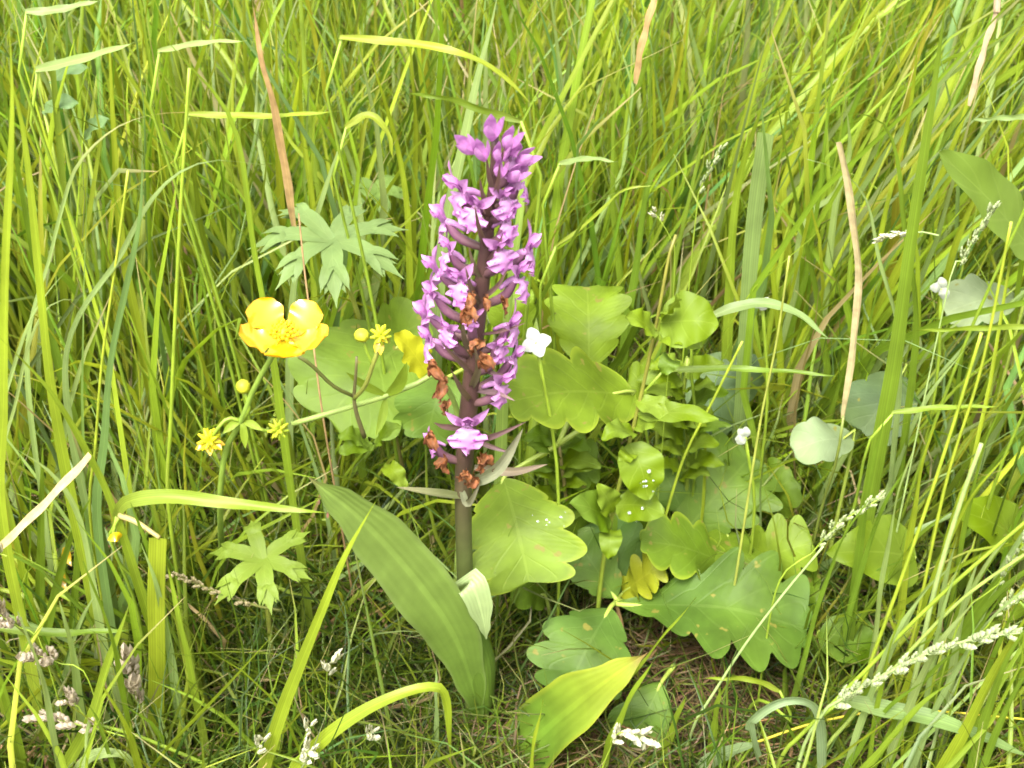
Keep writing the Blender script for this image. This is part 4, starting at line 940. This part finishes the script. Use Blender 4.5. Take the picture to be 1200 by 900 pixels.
B('thin pale stalk slanting up across the dark lobed leaf', [(828, 825, -.02), (870, 760, -.02), (915, 700, -.02), (965, 640, -.02)], 6, 'pale', tube_r=2, mat='stem')
B('small pointed blade rising from dark soil beside white floret cluster', [(775, 905, -.02), (790, 850, -.02), (806, 812, -.02)], 12, 'bright')
B('upright bright blade over bare soil near the grey lobed leaf', [(830, 905, -.02), (838, 850, -.02), (845, 800, -.02)], 12, 'bright')
B('blade curving left from the lower right corner grass', [(1010, 905, -.06), (1050, 860, -.06), (1085, 820, -.06), (1130, 790, -.06)], 14, 'bright')
B('broad yellow green blade rising in the lower right corner', [(1105, 905, -.06), (1135, 850, -.06), (1165, 790, -.06), (1215, 700, -.06)], 20, 'lime')
B('thin tall stem with reddish base rising left of the grey round leaf', [(868, 640, .02), (890, 500, .02), (910, 400, .02), (925, 300, .02)], 6, mixc(C['bright'], C['tan'], .3), tube_r=2, mat='stem')
B('light stem slanting beneath the white petal in the grass', [(770, 640, .04), (800, 540, .04), (835, 470, .04), (870, 400, .04)], 6, 'lime', tube_r=2.2, mat='stem')

# a scatter of strong single blades that only their place tells apart
rs = random.Random(5)
spots = []
for k in range(95):
    px = rs.uniform(-20, 1220); Y = rs.uniform(.09, .42)
    spots.append((px, Y))
for k, (px, Y) in enumerate(spots):
    top_y = rs.uniform(-60, 170); lean = (px - 420) * .16 + rs.uniform(-45, 45); h0 = 330 - Y * 420 + rs.uniform(0, 60)
    cl = rs.choice(['lime', 'lime', 'bright', 'bright', 'blue', 'pale', 'mid'])
    wd = rs.uniform(8, 16); cn = dict(lime='yellow green', bright='fresh green', blue='blue green', pale='pale green', mid='deep green')[cl]
    lm = 'the buttercup' if px < 330 else 'the cut palmate leaf' if px < 480 else 'the orchid spike' if px < 680 else 'the herb tip' if px < 860 else 'the dry straw' if px < 1060 else 'the dock leaf'
    desc = ('broad ' if wd > 12 else 'slender ') + cn + ' grass blade standing in tall grass behind ' + lm
    B(desc, [(px, h0 + 40, Y), (px + lean * .25 + rs.uniform(-8, 8), h0 - 60, Y), (px + lean * .6, (h0 + top_y) / 2 - 20, Y), (px + lean + rs.uniform(-25, 25), top_y, Y - rs.uniform(0, .03))],
      wd, C[cl], roll=rs.uniform(-.9, .9), twist=rs.uniform(-.8, .8), group='single blades in the tall grass')
for k in range(78):
    px = rs.choice([rs.uniform(960, 1230), rs.uniform(930, 1230), rs.uniform(960, 1230), rs.uniform(-30, 240)]); py = rs.uniform(560, 960); right = px > 600
    Y = PZ(px, py + 60, 0).y; lean = rs.uniform(20, 150) if right else rs.uniform(-70, 60); hh = rs.uniform(130, 280)
    if not right and px + lean > 330: lean = -30
    cl = rs.choice(['lime', 'bright', 'mid', 'mid', 'pale', 'pale'])
    cn = dict(lime='yellow green', bright='fresh green', pale='pale green', mid='deep green')[cl]
    lm = ('above the long pale seed head' if py < 720 else 'around the foot of the long pale seed head') if right else ('among the pinkish spikelets' if py > 740 else 'beside the jointed shoot')
    B(('low ' if hh < 200 else 'long ') + cn + ' grass blade leaning ' + lm, [(px, py, Y), (px + lean * .3, py - hh * .4, Y), (px + lean * .65, py - hh * .75, Y - .004), (px + lean * 1.1, py - hh, Y - .008)],
      rs.uniform(7, 15), C[cl], roll=rs.uniform(-.8, .8), twist=rs.uniform(-.6, .6), group='leaning blades in the right front grass' if right else 'leaning blades in the left front grass')

# ------------------------------------------------------------------ grass seed heads
def spk_mesh(seed):
    """a spikelet: two rows of keeled scales closing over one another"""
    mb = MB(); rr = random.Random(seed)
    for k in range(6):
        a = (k % 2) * math.pi + rr.uniform(-.35, .35); d = Vector((math.cos(a), math.sin(a) * .8, 0)); z0 = .09 * k
        op = .10 + .03 * rr.random()
        ribbon(mb, [Vector((0, 0, z0)), d * (op + .05) + Vector((0, 0, z0 + .20)), d * (op * .6 + rr.uniform(0, .06)) + Vector((0, 0, z0 + .42 + rr.uniform(-.04, .06)))],
               lambda t: .175 * max(.04, math.sin(math.pi * (.12 + .88 * t) ** .9)) ** .8, lambda t: (t, rr.uniform(0, 1), 0), normal=d, nt=6, ns=1, fold=-.55)
    return mb
SPB = [spk_mesh(i) for i in range(3)]
def spk_data(col):
    out = []
    for S_ in SPB:
        m = MB(); m.v, m.f, m.uv = S_.v, S_.f, S_.uv
        m.c = [mixc(mixc(tuple(1.25 * x for x in col), (.18, .24, .07), .40 * (1 - c[0])), (.46, .45, .33), .4 * c[0]) for c in S_.c]; out.append(m.data('spikelet', M['seed']))
    return out
SPK = dict(white=spk_data((.40, .39, .28)), pink=spk_data((.30, .22, .18)), green=spk_data((.20, .26, .09)), pale=spk_data((.19, .24, .10)), tan=spk_data((.26, .19, .09)))
def seed_head(label, stalk, axis, n, L, kind, spread=.5, r=2.0, scol='bright', wide=1.0, root=True):
    """stalk / axis: (px, py, depth) lists; spikelets sit all along the axis"""
    S = [P(*p) for p in stalk]; A = [P(*p) for p in axis]; u = mpp(A[0])
    if root and S[0].z > .01: S = [Vector((S[0].x, S[0].y + .005, -.004))] + S
    t = thing('grass_seed_head', S[0], label, 'seed head')
    mb = MB(); tube(mb, S + A, lambda q_: r * u * (1 - .6 * q_), C[scol] if isinstance(scol, str) else scol, n=24, sides=6); build('stalk', mb, 'stem', t)
    p = spline(A, n); tg = tangents(p)
    for i in range(n):
        a = i * 2.4 + rnd.uniform(-.4, .4); s1 = tg[i].cross(tocam(p[i])).normalized(); s2 = tg[i].cross(s1)
        d = (tg[i] + (s1 * math.cos(a) + s2 * math.sin(a)) * spread * rnd.uniform(.6, 1.3)).normalized()
        sz = L * u * rnd.uniform(.6, 1.3)
        put('spikelet', rnd.choice(SPK[kind]), t, p[i] + d * sz * .1, Vector((0, 0, 1)).rotation_difference(d), (sz * wide, sz * wide, sz))
seed_head('long pale seed head slanting up over the lower right corner grass', [(940, 880, -.055), (968, 832, -.056)], [(975, 826, -.056), (1030, 794, -.058), (1090, 764, -.06), (1150, 747, -.063), (1215, 740, -.066)], 40, 22, 'pale', .5, 3.0, 'pale')
seed_head('drooping green seed head above the triangular leaf', [(910, 690, .0), (950, 650, .0)], [(958, 640, 0), (985, 612, -.002), (1028, 586, -.004)], 16, 17, 'green', .4, 1.8)
seed_head('slender dark seed spike lying over the small palmate leaf', [(330, 715, -.006)], [(302, 710, -.008), (255, 694, -.01), (206, 674, -.012)], 26, 12, 'tan', .45, 2.0, 'olive', root=False)
seed_head('cluster of white florets in front of the yellowing orchid leaf', [(705, 905, -.045), (716, 875, -.046)], [(716, 868, -.047), (728, 858, -.048), (748, 862, -.048), (757, 870, -.047)], 15, 20, 'white', .9, 1.5, wide=1.1)
seed_head('few white florets on thin upright stalk left of the long orchid leaf', [(382, 850, -.03), (383, 800, -.03)], [(383, 792, -.03), (384, 780, -.03)], 4, 22, 'white', 1.1, 1.2)
seed_head('pair of white florets beside the arching yellow blade', [(400, 895, -.05), (425, 870, -.05)], [(428, 864, -.05), (434, 858, -.051)], 5, 22, 'white', .9, 1.2)
seed_head('white floret tuft in front of the arching yellow blade foot', [(340, 905, -.06), (348, 890, -.06)], [(350, 886, -.06), (362, 880, -.061)], 7, 22, 'white', .9, 1.4, wide=1.1)
seed_head('small white florets above the tuft at the blade foot', [(352, 890, -.058), (356, 868, -.058)], [(357, 862, -.058), (362, 852, -.058)], 4, 16, 'white', .9, 1.1)
seed_head('white floret tuft at the foot of light blade crossing orchid leaf', [(292, 905, -.055), (298, 890, -.055)], [(300, 882, -.055), (308, 868, -.055)], 5, 18, 'white', .9, 1.2)
seed_head('pinkish spikelets in a star shaped cluster below straw stalk', [(105, 800, -.045), (75, 780, -.045)], [(68, 775, -.045), (56, 772, -.046), (44, 768, -.046)], 8, 26, 'pink', .9, 1.8, wide=1.15)
seed_head('pinkish spikelets at the left edge above the star shaped cluster', [(50, 760, -.045), (30, 742, -.045)], [(24, 736, -.045), (10, 728, -.046), (-6, 716, -.046)], 8, 26, 'pink', .8, 1.8, wide=1.1)
seed_head('long pinkish spikelet spray lying low beside curled blade tip', [(165, 880, -.052), (128, 858, -.052)], [(122, 856, -.052), (95, 850, -.053), (55, 840, -.053)], 10, 24, 'pink', .4, 1.8)
seed_head('two plump pinkish spikelets hanging beside the wide flat blade', [(175, 870, -.04), (166, 838, -.04)], [(163, 826, -.04), (155, 796, -.041), (150, 780, -.041)], 6, 32, 'pink', .3, 1.3, wide=1.2)
seed_head('small pinkish spikelet knot above the spray beside broad shoot', [(110, 860, -.05), (96, 835, -.05)], [(92, 828, -.05), (82, 822, -.05)], 5, 24, 'pink', .9, 1.4, wide=1.15)
seed_head('whitish spikelet at the end of the slanting straw stalk', [(8, 652, -.042), (4, 650, -.042)], [(2, 650, -.042), (-4, 646, -.042)], 4, 20, 'white', .9, 1.2, root=False)
seed_head('pale twisted seed head lying level beside the dock leaf', [(1100, 276, .04), (1082, 272, .04)], [(1078, 272, .04), (1055, 274, .04), (1040, 278, .04)], 7, 17, 'white', .3, 1.3, 'pale', root=False)
seed_head('pale braided seed head leaning right below the dock leaf', [(1108, 350, .03), (1120, 320, .03)], [(1124, 312, .03), (1138, 285, .03), (1160, 248, .03)], 14, 17, 'pale', .3, 1.8, 'pale')
seed_head('pale seed head half hidden left of the square ended blade', [(808, 330, .07), (816, 250, .07)], [(818, 228, .07), (828, 204, .07), (845, 175, .07)], 9, 15, 'pale', .35, 1.5)
seed_head('single pale floret pair on a thin stalk above the herb', [(790, 330, .05), (778, 268, .05)], [(774, 262, .05), (768, 250, .05)], 3, 15, 'white', .6, 1.1)
seed_head('thin pale seed head reaching out of the right edge grass', [(1120, 740, -.04), (1165, 690, -.042)], [(1170, 685, -.042), (1190, 650, -.043), (1215, 620, -.044)], 14, 18, 'pale', .45, 1.8)
seed_head('greenish seed head at right edge above the long pale one', [(1130, 780, -.045), (1160, 730, -.046)], [(1165, 722, -.046), (1190, 700, -.047), (1215, 690, -.047)], 10, 18, 'green', .45, 1.8)
